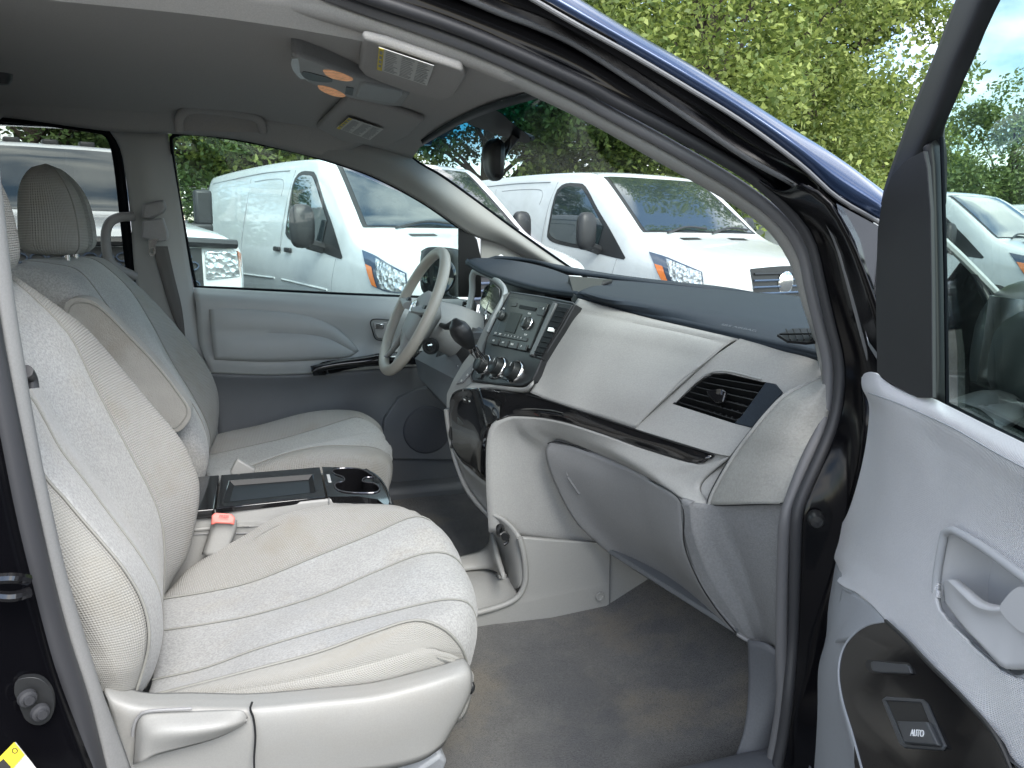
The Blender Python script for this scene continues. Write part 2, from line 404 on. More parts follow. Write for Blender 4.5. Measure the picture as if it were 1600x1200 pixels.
b.tube([(1240, 288, -.755), (1262, 302, -.76), (1285, 335, -.775), (1307, 380, -.785), (1325, 440, -.80), (1347, 523, -.815), (1365, 590, -.82)], [.001, .0035, .0035, .003], 8, 30)
b.tube([(1262, 290, -.77), (1285, 308, -.775), (1305, 350, -.785), (1328, 425, -.80), (1350, 505, -.815), (1372, 570, -.83)], [.001, .004, .004, .004], 8, 30)
P(b, 'weatherstrip', m_strip, side)
b = MB().loft([K4, [((a[0]+c[0])/2+2, (a[1]+c[1])/2-2, a[2]-.004) for a, c in zip(K4, K5)], K5, [W(p)+V(-.01, .05, .012) for p in K5]], 60, 6)
P(b, 'roof_rail', m_roofp, solid=.004)
# hinge pillar
b = MB().loft([[W((x, y, z+.0)) for x, y, z in DS[8:]]+[W((1215, 1230, -.785))], [(1215, 300, -.735), (1266, 330, -.757), (1300, 372, -.775), (1318, 430, -.79), (1335, 500, -.80), (1350, 560, -.81), (1352, 620, -.815), (1345, 680, -.82), (1330, 740, -.82), (1318, 800, -.82), (1310, 850, -.82), (1290, 940, -.82), (1270, 1040, -.82), (1250, 1120, -.82), (1240, 1230, -.82)],
               [(1250, 290, -.80), (1290, 312, -.83), (1325, 372, -.86), (1350, 430, -.87), (1375, 500, -.88), (1390, 560, -.88), (1395, 620, -.88), (1390, 680, -.88), (1380, 740, -.88), (1370, 800, -.88), (1360, 850, -.88), (1340, 940, -.88), (1320, 1040, -.88), (1300, 1120, -.88), (1290, 1230, -.88)]], 40, 4)
P(b, 'hinge_pillar', m_paint, solid=.004)
b = MB().lathe((1275, 812, -.812), (-.5, -.8, 0), [(0, .012), (.009, .011), (.012, .005), (.013, 0), (.013, -.01)]); P(b, 'rubber_plug', m_blk, side)
m_qg = mat('quarter_glass', (.42, .44, .47), .06, metal=1)
b = MB().poly([(1307, 318, -.79), (1375, 355, -.83), (1378, 575, -.86), (1357, 540, -.83), (1338, 455, -.815), (1322, 385, -.80)], .004); P(b, 'quarter_window', m_qg, side)
m_kick = mat('sill_plastic', (.085, .09, .10), .6, bump=('noise', 700, .15, .001), grain=(300, .06))
# kick trim / sill
b = MB().loft([[(1168, 1000, -.70), (1169, 1080, -.72), (1160, 1150, -.742), (1132, 1225, -.758)], [(1196, 1006, -.735), (1198, 1080, -.745), (1188, 1150, -.757), (1164, 1225, -.768)], [(1226, 1028, -.765), (1226, 1090, -.765), (1216, 1150, -.762), (1196, 1225, -.76)]], 20, 6)
P(b, 'kick_trim', m_kick, solid=.006)
b = MB().loft([[V(.88, -.752, .40), V(.5, -.752, .40), V(-1.2, -.752, .40)], [V(.88, -.756, .452), V(.5, -.756, .45), V(-1.2, -.756, .45)], [V(.88, -.785, .462), V(.5, -.785, .458), V(-1.2, -.785, .458)], [V(.88, -.82, .45), V(.5, -.82, .445), V(-1.2, -.82, .445)]], 20, 5); P(b, 'sill_trim', m_kick, solid=.006)
b = MB().box(V(-.1, -.87, .38), (1.9, .10, .10)); P(b, 'door_sill', m_paint, bevel=.02)
# front wings and bonnet, seen past the door glass
G = []
for i in range(16):
    x = 1.0+.98*i/15; t = i/15; row = []
    for y, z in ((-.93, .55), (-.955, .75), (-.94, .92), (-.90, 1.03), (-.85, 1.09), (-.72, 1.115), (-.4, 1.11), (0, 1.11), (.4, 1.11), (.72, 1.115), (.85, 1.09), (.90, 1.03), (.94, .92), (.955, .75), (.93, .55)):
        e = .21*max(0, 1-t*3.2)**1.3*(1 if y < -.8 and z > .9 else 0); row.append(V(x-.05*(1-abs(y))*0, y*(1-.10*t*t), z-.16*t**1.6+e))
    G.append(row)
P(MB().grid(G, toward=V(1.4, 0, 3)), 'bonnet', m_paint, solid=.01)
# ---- near B pillar
TR = [(-75, -260, -.60), (-38, -60, -.67), (-14, 150, -.735), (4, 300, -.745), (17, 417, -.745), (25, 483, -.745), (40, 577, -.745), (50, 640, -.745), (67, 733, -.745), (100, 883, -.745), (125, 967, -.745), (158, 1075, -.745), (192, 1163, -.745), (210, 1215, -.745)]
TL = [(-110, -260, -.62), (-72, -60, -.69), (-45, 150, -.76), (-25, 330, -.77), (-10, 440, -.77), (0, 500, -.77), (20, 617, -.77), (37, 700, -.77), (60, 805, -.77), (83, 908, -.77), (108, 1000, -.77), (133, 1075, -.77), (167, 1200, -.77), (175, 1230, -.77)]
SL = [(-160, -260, -.65), (-122, -60, -.72), (-90, 150, -.79), (-70, 330, -.80), (-50, 440, -.80), (-35, 530, -.80), (-12, 620, -.80), (4, 700, -.80), (24, 800, -.80), (46, 892, -.80), (83, 1033, -.80), (121, 1137, -.80), (146, 1200, -.80), (155, 1230, -.80)]
m_bp = mat('pillar_plastic', (.22, .222, .22), .5, bump=('noise', 700, .15, .001), grain=(400, .05))
b = MB().loft([TR, TL], 50, 6, .006); P(b, 'b_pillar_trim', m_bp, solid=.02)
b = MB().loft([TL, SL], 50, 6, .010); P(b, 'door_seal', m_sealD, side, solid=.01)
bp_ = P(MB().loft([SL, [(x-120, y, -.84) for x, y, z in SL], [(x-420, y, -.90) for x, y, z in SL]], 40, 4, -.004), 'b_pillar', m_paint, solid=.004)
b = MB().poly([(28, 1062, -.825), (60, 1060, -.825), (80, 1080, -.825), (84, 1110, -.825), (72, 1130, -.825), (50, 1132, -.825), (28, 1110, -.825), (22, 1080, -.825)], .008, smooth=32); P(b, 'striker_plate', m_blk, bp_, bevel=.002)
for x, y in ((42, 1090), (62, 1112)):
    P(MB().lathe((x, y, -.833), (.5, -.9, 0), [(0, .010), (.005, .010), (.006, .006), (.009, .005), (.010, 0)]), 'bolt', m_sealD, bp_)
P(MB().tube([(-10, 905, -.85), (22, 903, -.85), (44, 906, -.84)], .006, 8, 8).tube([(-10, 930, -.85), (20, 932, -.85), (46, 925, -.84)], .006, 8, 8), 'door_check', m_gls, bp_)
P(MB().poly([(24, 1160, -.865), (48, 1190, -.865), (72, 1222, -.865), (60, 1245, -.865), (-40, 1245, -.865), (-30, 1213, -.865)], .001), 'warning_label', m_lblw, bp_)
P(MB().poly([(5, 1186, -.8675), (17, 1199, -.8675), (-10, 1226, -.8675), (-22, 1210, -.8675)], .0006), 'label_box', m_lblk, bp_)
P(MB().poly([(22, 1160, -.8668), (38, 1180, -.8668), (-5, 1230, -.8668), (-30, 1213, -.8668)], .0008), 'warning_label', m_lbly, bp_)
P(MB().tube([W((23+4*math.cos(t), 1173+4*math.sin(t), -.868)) for t in [k*math.pi/5 for k in range(10)]], .0004, 5, 20, closed=True), 'label_mark', m_lblk, bp_)
# lever end in the gap
P(MB().tube([(40, 580, -.72), (47, 590, -.70), (50, 607, -.70)], .008, 10, 8), 'belt_guide', m_sealD)
# ---- roof skin and rear shell (keeps the light out of the cabin as in the real car)
def shell():
    b = MB(); rows = []
    for x in (-3.1, -2.4, -1.2, -.3, .3, .52):
        pass
    e = [W(p)+V(-.01, .05, .012) for p in K5[:6]]; e = [V(-3.1, -.60, 1.60), V(-1.6, -.61, 1.70), V(-.8, -.61, 1.72)]+e+[V(.55, -.60, 1.60)]
    lines = []
    for k in range(9):
        t = k/8; lines.append([V(p.x, p.y+(.62-p.y)*t, p.z+.05*math.sin(math.pi*t)-.02*t) for p in e])
    b.loft(lines, 40, 3); P(b, 'roof_panel', m_roofp)
    b = MB()   # rear part of the near side and tail
    b.poly([V(-1.3, -.93, .35), V(-1.3, -.93, 1.12), V(-3.0, -.92, 1.12), V(-3.0, -.92, .35)], .14, away=(0, 1, 0))
    b.poly([V(-.55, -.88, 1.50), V(-.55, -.66, 1.68), V(-3.0, -.66, 1.66), V(-3.0, -.90, 1.50)], .05, away=(0, 1, 0))
    b.poly([V(-3.12, -.92, .35), V(-3.12, .92, .35), V(-3.12, .92, 1.15), V(-3.12, -.92, 1.15)], .1, away=(1, 0, 0))
    b.poly([V(-.42, -.93, .35), V(-.42, -.93, 1.12), V(-1.3, -.93, 1.12), V(-1.3, -.93, .35)], .14, away=(0, 1, 0))
    P(b, 'rear_body', m_paint)
    b = MB().poly([V(-.55, -.90, 1.12), V(-.55, -.86, 1.5), V(-3.0, -.84, 1.5), V(-3.0, -.90, 1.12)], .004, away=(0, 1, 0)); P(b, 'rear_window', g_tint)
    b = MB().poly([V(-3.12, -.8, 1.15), V(-3.12, .8, 1.15), V(-3.0, .62, 1.6), V(-3.0, -.62, 1.6)], .004, away=(1, 0, 0)); P(b, 'rear_window', g_tint)
shell()
# ---- headliner
def hz(x, y):
    z = 1.628-.050*(abs(y)/.62)**3
    if x > -.1: z -= (x+.1)**2*.20
    return z
b = MB(); G = []
for i in range(40):
    x = -2.6+3.06*i/39
    row = [V(x, y, hz(x, y)) for y in [-.56+1.19*k/30 for k in range(31)]]; row = [V(x, -.62, hz(x, -.56)+.045), V(x, -.585, hz(x, -.56)+.018)]+row
    G.append(row)
# rolled front edge
G.append([p+V(.015, 0, -.003) for p in G[-1]]); G.append([p+V(.009, 0, .015) for p in G[-1]])
b.grid(G, toward=V(0, 0, 0)); hl = P(b, 'headliner', m_head, solid=.012)
def edge3(x0, y0, x1, y1): pass
def HZ(x, y, off=.014):
    d = ray(x, y); a, c = .3, 4.0
    t = a
    while t < c:
        p = CP+d*t
        if p.y > -.60 and p.z > hz(p.x, p.y)-off: break
        t += .004
    return CP+d*t
VZ = 1.583
VN = [(566, 62, VZ, 'z'), (600, 70, VZ, 'z'), (722, 112, VZ, 'z'), (729, 120, VZ, 'z'), (708, 152, VZ, 'z'), (692, 158, VZ, 'z'), (640, 145, VZ, 'z'), (573, 122, VZ, 'z'), (560, 108, VZ, 'z')]
P(MB().poly([HZ(p[0], p[1], .014) for p in VN], .014, away=(0, 0, 1)), 'sun_visor', m_head, bevel=.009, seg=4)
VZ = 1.572
VF = [(541, 156, VZ, 'z'), (600, 168, VZ, 'z'), (664, 190, VZ, 'z'), (640, 212, VZ, 'z'), (610, 229, VZ, 'z'), (535, 222, VZ, 'z'), (495, 201, VZ, 'z')]
P(MB().poly([HZ(p[0], p[1], .016) for p in VF], .016, away=(0, 0, 1)), 'sun_visor', m_head, bevel=.009, seg=4)
m_print = mat('label_small_print', (.30, .30, .30), .6)
def label4(q, z, split=.09, lo=.0235):
    A, B, C, D = [HZ(x, y, lo) for x, y in q]
    lab = P(MB().poly([A, B, C, D], .001, away=(0, 0, 1)), 'warning_label', m_lblw, hl)
    k = MB().poly([A-V(0, 0, .0008), A.lerp(B, split)-V(0, 0, .0008), D.lerp(C, split)-V(0, 0, .0008), D-V(0, 0, .0008)], .0006, away=(0, 0, 1)); P(k, 'warning_label', m_lbly, hl)
    t = MB(); rnd = random.Random(3)
    def pt(u, v): return A.lerp(B, u).lerp(D.lerp(C, u), v)-V(0, 0, .0012)
    for c in range(3):
        u0 = .13+c*.29
        for r_ in range(12):
            v0 = .07+r_*.075; u1 = u0+.25*rnd.uniform(.6, 1)
            t.poly([pt(u0, v0), pt(u1, v0), pt(u1, v0+.018), pt(u0, v0+.018)], .0003, away=(0, 0, 1))
    for r_ in range(4): t.poly([pt(.02, .1+r_*.2), pt(.07, .1+r_*.2), pt(.07, .22+r_*.2), pt(.02, .22+r_*.2)], .0003, away=(0, 0, 1))
    P(t, 'label_print', m_print, hl)
VZ = 1.583
label4([(592, 74), (678, 103), (667, 134), (589, 108)], VZ-.001)
VZ = 1.572
label4([(545, 184), (599, 202), (578, 219), (526, 200)], VZ-.001, lo=.032)
# overhead console with map lamps
OZ = 1.583
oc = P(MB().poly([(456, 87, OZ, 'z'), (470, 88, OZ, 'z'), (560, 122, OZ, 'z'), (632, 141, OZ, 'z'), (640, 150, OZ, 'z'), (628, 167, OZ, 'z'), (600, 165, OZ, 'z'), (545, 153, OZ, 'z'), (480, 130, OZ, 'z'), (456, 110, OZ, 'z')], .035, away=(0, 0, 1)), 'overhead_console', m_ltg, bevel=.008, seg=3)
Z2 = OZ-.001
P(MB().poly([(505, 110, Z2, 'z'), (525, 112, Z2, 'z'), (548, 121, Z2, 'z'), (551, 126, Z2, 'z'), (538, 127, Z2, 'z'), (514, 121, Z2, 'z')], .004, away=(0, 0, 1), smooth=24), 'map_lamp', m_amb, oc, bevel=.001)
P(MB().poly([(497, 134, Z2, 'z'), (515, 137, Z2, 'z'), (535, 146, Z2, 'z'), (539, 152, Z2, 'z'), (520, 150, Z2, 'z'), (502, 142, Z2, 'z')], .004, away=(0, 0, 1), smooth=24), 'map_lamp', m_amb, oc, bevel=.001)
P(MB().poly([(474, 112, Z2, 'z'), (500, 118, Z2, 'z'), (518, 124, Z2, 'z'), (516, 129, Z2, 'z'), (490, 127, Z2, 'z'), (474, 120, Z2, 'z')], .004, away=(0, 0, 1), smooth=20), 'switch', m_blk, oc)
P(MB().poly([(541, 136, Z2, 'z'), (553, 138, Z2, 'z'), (551, 150, Z2, 'z'), (539, 147, Z2, 'z')], .004, away=(0, 0, 1)), 'switch', m_blk, oc, bevel=.001)
P(MB().poly([(562, 134, Z2-.004, 'z'), (570, 131, Z2-.004, 'z'), (628, 143, Z2-.004, 'z'), (630, 150, Z2-.004, 'z'), (618, 163, Z2-.004, 'z'), (556, 152, Z2-.004, 'z')], .012, away=(0, 0, 1)), 'glasses_holder', m_door, oc, bevel=.005, seg=3)
P(MB().poly([(456, 92, Z2, 'z'), (466, 92, Z2, 'z'), (470, 115, Z2, 'z'), (478, 124, Z2, 'z'), (470, 124, Z2, 'z'), (457, 108, Z2, 'z')], .003, away=(0, 0, 1), smooth=16), 'lamp_lens', m_lens, oc)
# rear ceiling lamp at the left edge
P(MB().lathe(W((0, 115, 1.60, 'z')), (0, 0, -1), [(.022, 0), (.02, .012), (.014, .02), (0, .022)]), 'coat_hook', m_blk, hl)
# grab handle over the driver's door
P(MB().tube([(281, 204, .55), (280, 186, .53), (290, 174, .52), (310, 170, .515), (350, 174, .515), (390, 181, .52), (406, 189, .53), (411, 206, .55)], .012, 12, 50, flat=.8), 'grab_handle', m_head, hl)
P(MB().poly([(279, 174, .545), (300, 165, .54), (350, 169, .54), (400, 177, .54), (414, 188, .545), (416, 208, .56), (276, 204, .56)], .006), 'handle_recess', m_head, hl, bevel=.004)
# ---- windshield
HB = [V(.44, y, 1.578-.02*(abs(y)/.6)**2) for y in (-.60, -.3, 0, .3, .62)]
MIDW = [V(.86, -.70, 1.33), V(.93, -.35, 1.37), V(.95, 0, 1.38), V(.93, .35, 1.37), V(.84, .70, 1.33)]
LOW = [V(1.08, -.76, 1.12), V(1.32, -.4, 1.13), V(1.40, 0, 1.13), V(1.32, .4, 1.13), V(1.08, .74, 1.13)]
ws = P(MB().loft([HB, MIDW, LOW], 30, 8), 'windshield', g_wind)
frit = mat('glass_frit', (.0015, .003, .005), .45, spec=.08)
def wpt(x, y, dz=-.004):
    t = (x-.47)/(.93-.47); z = 1.565+(1.375-1.565)*t-.02*(abs(y)/.6)**2
    return V(x, y, z+dz)
P(MB().loft([[wpt(.462, -.58, -.008), wpt(.462, 0, -.008), wpt(.462, .6, -.008)], [wpt(.482, -.60, -.008), wpt(.482, 0, -.008), wpt(.478, .62, -.008)]], 20, 2), 'black_border', frit, ws, solid=.001)
P(MB().poly([wpt(.48, .05, -.006), wpt(.54, .03, -.006), wpt(.59, -.01, -.006), wpt(.60, -.05, -.006), wpt(.58, -.10, -.006), wpt(.54, -.13, -.006), wpt(.48, -.16, -.006)], .001, smooth=50), 'black_border', frit, ws)
P(MB().tube([(620, 228, .622), (656, 255, .632), (700, 281, .645), (805, 358, .68), (906, 428, .715), (930, 440, .72)], .004, 8, 40), 'black_border', frit, ws)
mr = P(MB().loft([[(764, 218, .045), (756, 232, .045), (756, 262, .045), (764, 281, .045)], [(775, 216, -.02), (762, 232, -.03), (762, 262, -.03), (772, 283, -.02)], [(783, 219, -.05), (780, 232, -.07), (779, 265, -.07), (782, 281, -.05)], [(788, 224, -.06), (789, 240, -.065), (788, 262, -.065), (785, 276, -.06)]], 20, 5, .004), 'rear_view_mirror', m_blk, solid=.018)
b = MB().tube([(785, 236, -.03), (797, 224, -.03), (806, 212, -.04)], .010, 12, 10).tube([(770, 180, .03), (795, 197, .0), (815, 208, -.03), (833, 216, -.05)], .009, 10, 16, flat=.6).tube([(800, 213, -.04), (795, 232, -.04), (788, 246, -.05)], .003, 8, 12)
P(b, 'mirror_stem', m_blk, mr)
# ---- driver side: pillar, window, door
A_lo = [(269, 209, .63), (312, 210, .63), (375, 219, .63), (453, 235, .635), (506, 249, .64), (581, 275, .655), (656, 314, .67), (716, 355, .69), (745, 371, .70), (785, 384, .715), (829, 408, .73), (870, 430, .74)]
A_up = [(230, 150, .615), (300, 160, .615), (375, 172, .615), (453, 190, .615), (540, 208, .615), (622, 227, .62), (656, 255, .63), (700, 281, .645), (750, 317, .66), (805, 358, .68), (860, 397, .70), (906, 428, .715)]
b = MB().loft([A_lo, [((a[0]+c[0])/2, (a[1]+c[1])/2, (a[2]+c[2])/2-.02) for a, c in zip(A_lo, A_up)], A_up], 60, 6); P(b, 'pillar_trim', m_lt, solid=.02)
P(MB().loft([[V(-.9, .63, 1.53), V(-.6, .63, 1.545), W((0, 183, .63)), W((170, 205, .63)), W((269, 209, .63)), W((375, 219, .63)), W((506, 249, .64))], [V(-.9, .55, 1.60), V(-.6, .55, 1.60), V(-.4, .55, 1.60), V(-.2, .55, 1.60), V(-.05, .55, 1.60), V(.2, .55, 1.58), V(.4, .56, 1.57)]], 40, 5, .004), 'roof_side_trim', m_head, solid=.01)
# window frame lines and glass
SILL = [(306, 449, .80), (420, 454, .80), (540, 460, .80), (640, 464, .80), (716, 468, .80)]
dd = P(MB().loft([[(300, 449, .79), (420, 455, .79), (540, 461, .79), (640, 465, .79), (735, 470, .79)], [(305, 470, .755), (430, 480, .755), (540, 490, .755), (640, 495, .755), (735, 500, .755)], [(310, 530, .76), (430, 535, .76), (540, 535, .765), (640, 535, .77), (735, 535, .77)], [(320, 560, .74), (430, 568, .74), (540, 563, .75), (640, 562, .755), (735, 560, .76)], [(327, 583, .745), (430, 586, .745), (540, 580, .75), (640, 573, .755), (735, 570, .76)]], 50, 6), 'driver_door', m_door, solid=.03)
P(MB().loft([[(320, 583, .750), (430, 587, .750), (540, 581, .755), (640, 574, .76), (740, 568, .76)], [(330, 620, .77), (430, 620, .77), (540, 620, .77), (640, 620, .77), (740, 620, .77)], [(340, 690, .77), (430, 700, .77), (540, 710, .77), (640, 720, .77), (740, 730, .77)], [(350, 760, .78), (430, 765, .78), (540, 770, .78), (640, 775, .78), (740, 780, .78)]], 40, 6), 'door_pocket', m_doord, dd, solid=.02)
P(MB().poly([(596, 700, .752), (600, 655, .752), (622, 622, .752), (655, 606, .752), (700, 600, .752), (740, 600, .752), (740, 720, .752), (600, 718, .752)], .02), 'speaker_panel', m_doord, dd, bevel=.008, seg=3)
P(MB().lathe((668, 672, .748), (0, -1, 0), [(0, .004), (.07, .004), (.078, .002), (.082, -.004)], 40), 'speaker', m_kick, dd)
P(MB().loft([[(326, 478, .756), (400, 482, .756), (470, 490, .756), (515, 505, .758), (545, 528, .758), (561, 548, .76)], [(330, 520, .745), (400, 520, .745), (470, 522, .745), (510, 528, .75), (535, 540, .75), (556, 552, .755)], [(335, 562, .735), (400, 565, .735), (460, 564, .735), (500, 562, .74), (530, 560, .745), (548, 557, .75)]], 30, 6, .008), 'door_insert', m_door, dd, solid=.01)
P(MB().loft([[(485, 572, .70), (530, 562, .70), (570, 556, .70), (600, 551, .70), (660, 548, .71)], [(487, 582, .69), (530, 576, .69), (570, 573, .69), (605, 571, .69), (660, 569, .70)]], 20, 5, .012), 'armrest_switches', m_gls, dd, solid=.04)
P(MB().poly([(583, 503, .752), (611, 503, .752), (609, 530, .752), (590, 529, .752), (585, 520, .752)], .01), 'door_handle', m_lt, dd, bevel=.003)
P(MB().poly([(585, 506, .746), (600, 506, .746), (600, 514, .746), (586, 514, .746)], .008), 'door_handle', m_chr, dd, bevel=.002)
P(MB().tube([(612, 500, .75), (581, 500, .75), (583, 520, .75), (590, 531, .75), (612, 531, .75)], .002, 6, 30), 'door_handle', m_blk, dd)
b = MB().tube(SILL, .006, 8, 30).tube([(306, 449, .80), (296, 400, .79), (283, 330, .76), (272, 260, .70), (268, 225, .65), (269, 213, .64), (280, 211, .635)], .005, 8, 40)
b.tube([(269, 211, .635), (312, 211, .635), (375, 220, .635), (453, 236, .64), (506, 250, .645), (581, 276, .66), (656, 315, .675), (716, 356, .695)], .003, 6, 40)
P(b, 'window_seal', frit, dd)
P(MB().poly([(268, 209, .66), (375, 219, .66), (506, 249, .67), (656, 314, .70), (720, 357, .72), (720, 470, .82), (306, 450, .82)], .004), 'window_glass', g_side, dd)
P(MB().poly([(716, 356, .70), (735, 362, .70), (746, 378, .70), (752, 405, .71), (752, 465, .74), (716, 465, .76)], .03), 'window_frame', m_blk, dd, bevel=.004)
P(MB().poly([(752, 372, .73), (784, 382, .735), (829, 408, .745), (838, 420, .75), (780, 412, .75), (752, 405, .74)], .01, holes=[[(779, 399, .738), (783, 397, .738), (797, 407, .742), (780, 408, .74)]]), 'pillar_trim', m_lt)
fm = P(MB().loft([[(658, 392, 1.02), (657, 420, 1.02), (658, 450, 1.02), (664, 460, 1.02)], [(672, 386, .96), (668, 420, .96), (672, 455, .96), (690, 463, .96)], [(700, 387, .95), (700, 420, .95), (702, 458, .95), (712, 463, .95)], [(718, 390, .98), (718, 420, .98), (718, 455, .98), (720, 463, .98)]], 16, 5, .01), 'door_mirror', m_blk, solid=.05)
P(MB().lathe(W((684, 430, .935)), (-.6, -.8, 0), [(0, .001), (.055, .001), (.062, .006), (.066, 0), (.066, -.01)], 24), 'mirror_glass', m_gls, fm)
# B pillar, belt
bt = P(MB().loft([[(172, 206, .66), (190, 240, .68), (203, 330, .74), (212, 440, .77), (235, 560, .77), (250, 700, .77)], [(215, 207, .645), (228, 260, .67), (238, 330, .715), (250, 430, .745), (280, 540, .75), (310, 700, .75)], [(262, 209, .65), (268, 240, .67), (283, 330, .73), (302, 449, .77), (325, 570, .77), (345, 700, .77)]], 40, 6), 'b_pillar_trim', m_door, solid=.02)
P(MB().poly([(250, 268, .70), (256, 268, .70), (275, 368, .745), (268, 370, .745)], .006), 'height_slider', m_gbox, bt, bevel=.002)
P(MB().poly([(222, 318, .69), (256, 312, .69), (260, 325, .69), (255, 333, .69), (236, 342, .69), (220, 340, .69)], .03), 'belt_anchor_cover', m_gbox, bt, bevel=.007, seg=3)
P(MB().loft([[(238, 385, .71), (250, 430, .72), (268, 490, .73), (284, 523, .74)], [(262, 385, .72), (272, 430, .73), (284, 480, .735), (290, 530, .745)]], 24, 3), 'seat_belt', m_strap, bt, solid=.002)
P(MB().poly([(222, 345, .685), (255, 340, .685), (263, 365, .685), (262, 376, .685), (240, 378, .685), (220, 372, .685)], .02), 'belt_guide', m_gbox, bt, bevel=.006, seg=3)
P(MB().poly([(232, 374, .675), (248, 373, .675), (243, 383, .675), (243, 395, .675), (240, 400, .675), (235, 400, .675), (232, 395, .675)], .004, holes=[[(235, 388, .675), (240, 388, .675), (240, 396, .675), (235, 396, .675)]]), 'belt_tongue', m_chr, bt)
# rear side of the driver side
b = MB().poly([(-420, 150, .70), (-420, 800, .82), (260, 800, .82), (215, 440, .80), (207, 425, .795), (186, 260, .72), (178, 222, .70), (168, 207, .69), (150, 203, .69), (60, 188, .69), (0, 183, .69), (-200, 170, .69)], .03)
sdn = None
frm = MB().poly([V(-3.0, .80, .4), V(-3.0, .80, 1.10), V(-.9, .80, 1.10), W((0, 452, .80)), W((215, 452, .80)), W((330, 600, .80)), V(-.05, .80, .4)], .1, away=(0, 1, 0))
sdn = P(frm, 'sliding_door', m_doord)
P(MB().tube([(-300, 140, .66), (-60, 175, .68), (60, 188, .69), (140, 199, .69), (165, 205, .69), (178, 222, .695), (186, 260, .715), (196, 350, .76), (206, 440, .79)], .010, 10, 60, flat=1.4), 'window_frame', frit, sdn)
P(MB().poly([(-420, 150, .70), (60, 186, .70), (165, 203, .70), (190, 260, .73), (210, 455, .82), (-420, 455, .82)], .004), 'window_glass', g_tint, sdn)
P(MB().tube([(210, 338, .73), (185, 340, .72), (170, 350, .71), (165, 372, .71), (170, 405, .71), (185, 420, .72), (212, 432, .74)], .013, 12, 40), 'grab_handle', m_gbox, bt)
b = MB().poly([V(-3.0, .80, 1.55), V(-3.0, .66, 1.68), V(.55, .66, 1.66), V(.55, .70, 1.56)], .03, away=(0, 1, 0)); P(b, 'roof_rail', m_roofp)
# driver sill
P(MB().box(V(.3, .78, .43), (1.7, .16, .08)), 'door_sill', m_doord, bevel=.02)
P(MB().box(V(1.25, 0, .75), (.05, 1.7, .75)), 'firewall', m_carpet)
# ================================================================ dashboard
dash = P(MB().loft([
 [(1064, 780, -.572), (1068, 835, -.575), (1090, 905, -.592), (1122, 955, -.61), (1158, 998, -.635)],
 [(1078, 788, -.592), (1084, 835, -.600), (1104, 890, -.612), (1136, 945, -.63), (1172, 1003, -.650)],
 [(1104, 789, -.604), (1104, 830, -.608), (1124, 873, -.622), (1150, 925, -.640), (1182, 1004, -.659)],
 [(1128, 789, -.628), (1130, 815, -.631), (1155, 870, -.651), (1176, 930, -.669), (1198, 1008, -.697)],
 [(1200, 786, -.715), (1200, 830, -.72), (1202, 880, -.725), (1206, 940, -.735), (1213, 1012, -.75)],
 [(1245, 785, -.765), (1240, 830, -.77), (1232, 880, -.775), (1228, 940, -.775), (1222, 1013, -.775)]], 40, 6, lin=True), 'dashboard', m_capd, solid=.02, sharp=70)
def D(bld, name, m, **k): return bld.build(name, m, dash, **k)
# crease on the lower end panel
# pad: right part
padR_front = [(900, 462, -.125), (950, 477, -.21), (1003, 492, -.29), (1075, 508, -.39), (1150, 526, -.50), (1215, 541, -.59), (1276, 555, -.665), (1292, 560, -.70)]
padR_mid = [(912, 452, 1.187, 'z'), (960, 461, 1.183, 'z'), (1015, 468, 1.177, 'z'), (1090, 478, 1.170, 'z'), (1160, 489, 1.163, 'z'), (1225, 502, 1.155, 'z'), (1275, 512, 1.150, 'z'), (1295, 516, 1.148, 'z')]
padR_back = [(955, 437, 1.188, 'z'), (985, 439, 1.186, 'z'), (1030, 441, 1.181, 'z'), (1100, 449, 1.172, 'z'), (1170, 456, 1.168, 'z'), (1255, 464, 1.162, 'z'), V(1.30, -.45, 1.15), V(1.05, -.72, 1.13)]
D(MB().loft([[W((x, y+6, z))+V(.01, 0, 0) for x, y, z in padR_front], padR_front], 50, 2, lin=True), 'dash_pad', m_pad, solid=.01)
D(MB().loft([padR_front, padR_mid, padR_back], 50, 8, [.003, 0]), 'dash_pad', m_pad, solid=.01)
# pad: hood over the gauges (left part)
hood_f = [(727, 408, .60), (755, 425, .48), (800, 441, .28), (845, 453, .10), (899, 461, -.10)]
hood_m = [(735, 405, .62), (775, 414, .54), (815, 425, .39), (855, 436, .20), (894, 446, .0)]
hood_b = [(742, 403, .64), (785, 405, .62), (825, 411, .52), (860, 420, .40), (890, 431, .20)]
D(MB().loft([[W((x, y+8, z))+V(.02, 0, 0) for x, y, z in hood_f], hood_f], 40, 2, lin=True), 'dash_pad', m_pad, solid=.01)
D(MB().loft([hood_f, hood_m, hood_b], 40, 8, [0, 0]), 'dash_pad', m_pad, solid=.01)
D(MB().loft([[(742, 403, .64), (775, 404, .66), (830, 410, .56), (890, 428, .33), (955, 437, 1.188, 'z')], [V(.95, .72, 1.165), V(1.05, .66, 1.165), V(1.15, .45, 1.16), V(1.25, .2, 1.16), V(1.28, .05, 1.155)]], 24, 3), 'dash_pad', m_pad, solid=.01)
# slot between them
D(MB().poly([(889, 431, .06), (957, 437, .06), (905, 466, -.12), (897, 461, -.10)], .02), 'display_slot', m_blk)
D(MB().loft([[(889, 432, .15), (920, 436, .10), (957, 438, .02)], [(893, 447, .02), (912, 450, .0), (925, 452, -.02)], [(899, 462, -.09), (903, 465, -.11), (906, 466, -.12)]], 16, 4), 'display_slot', m_vent, solid=.004)
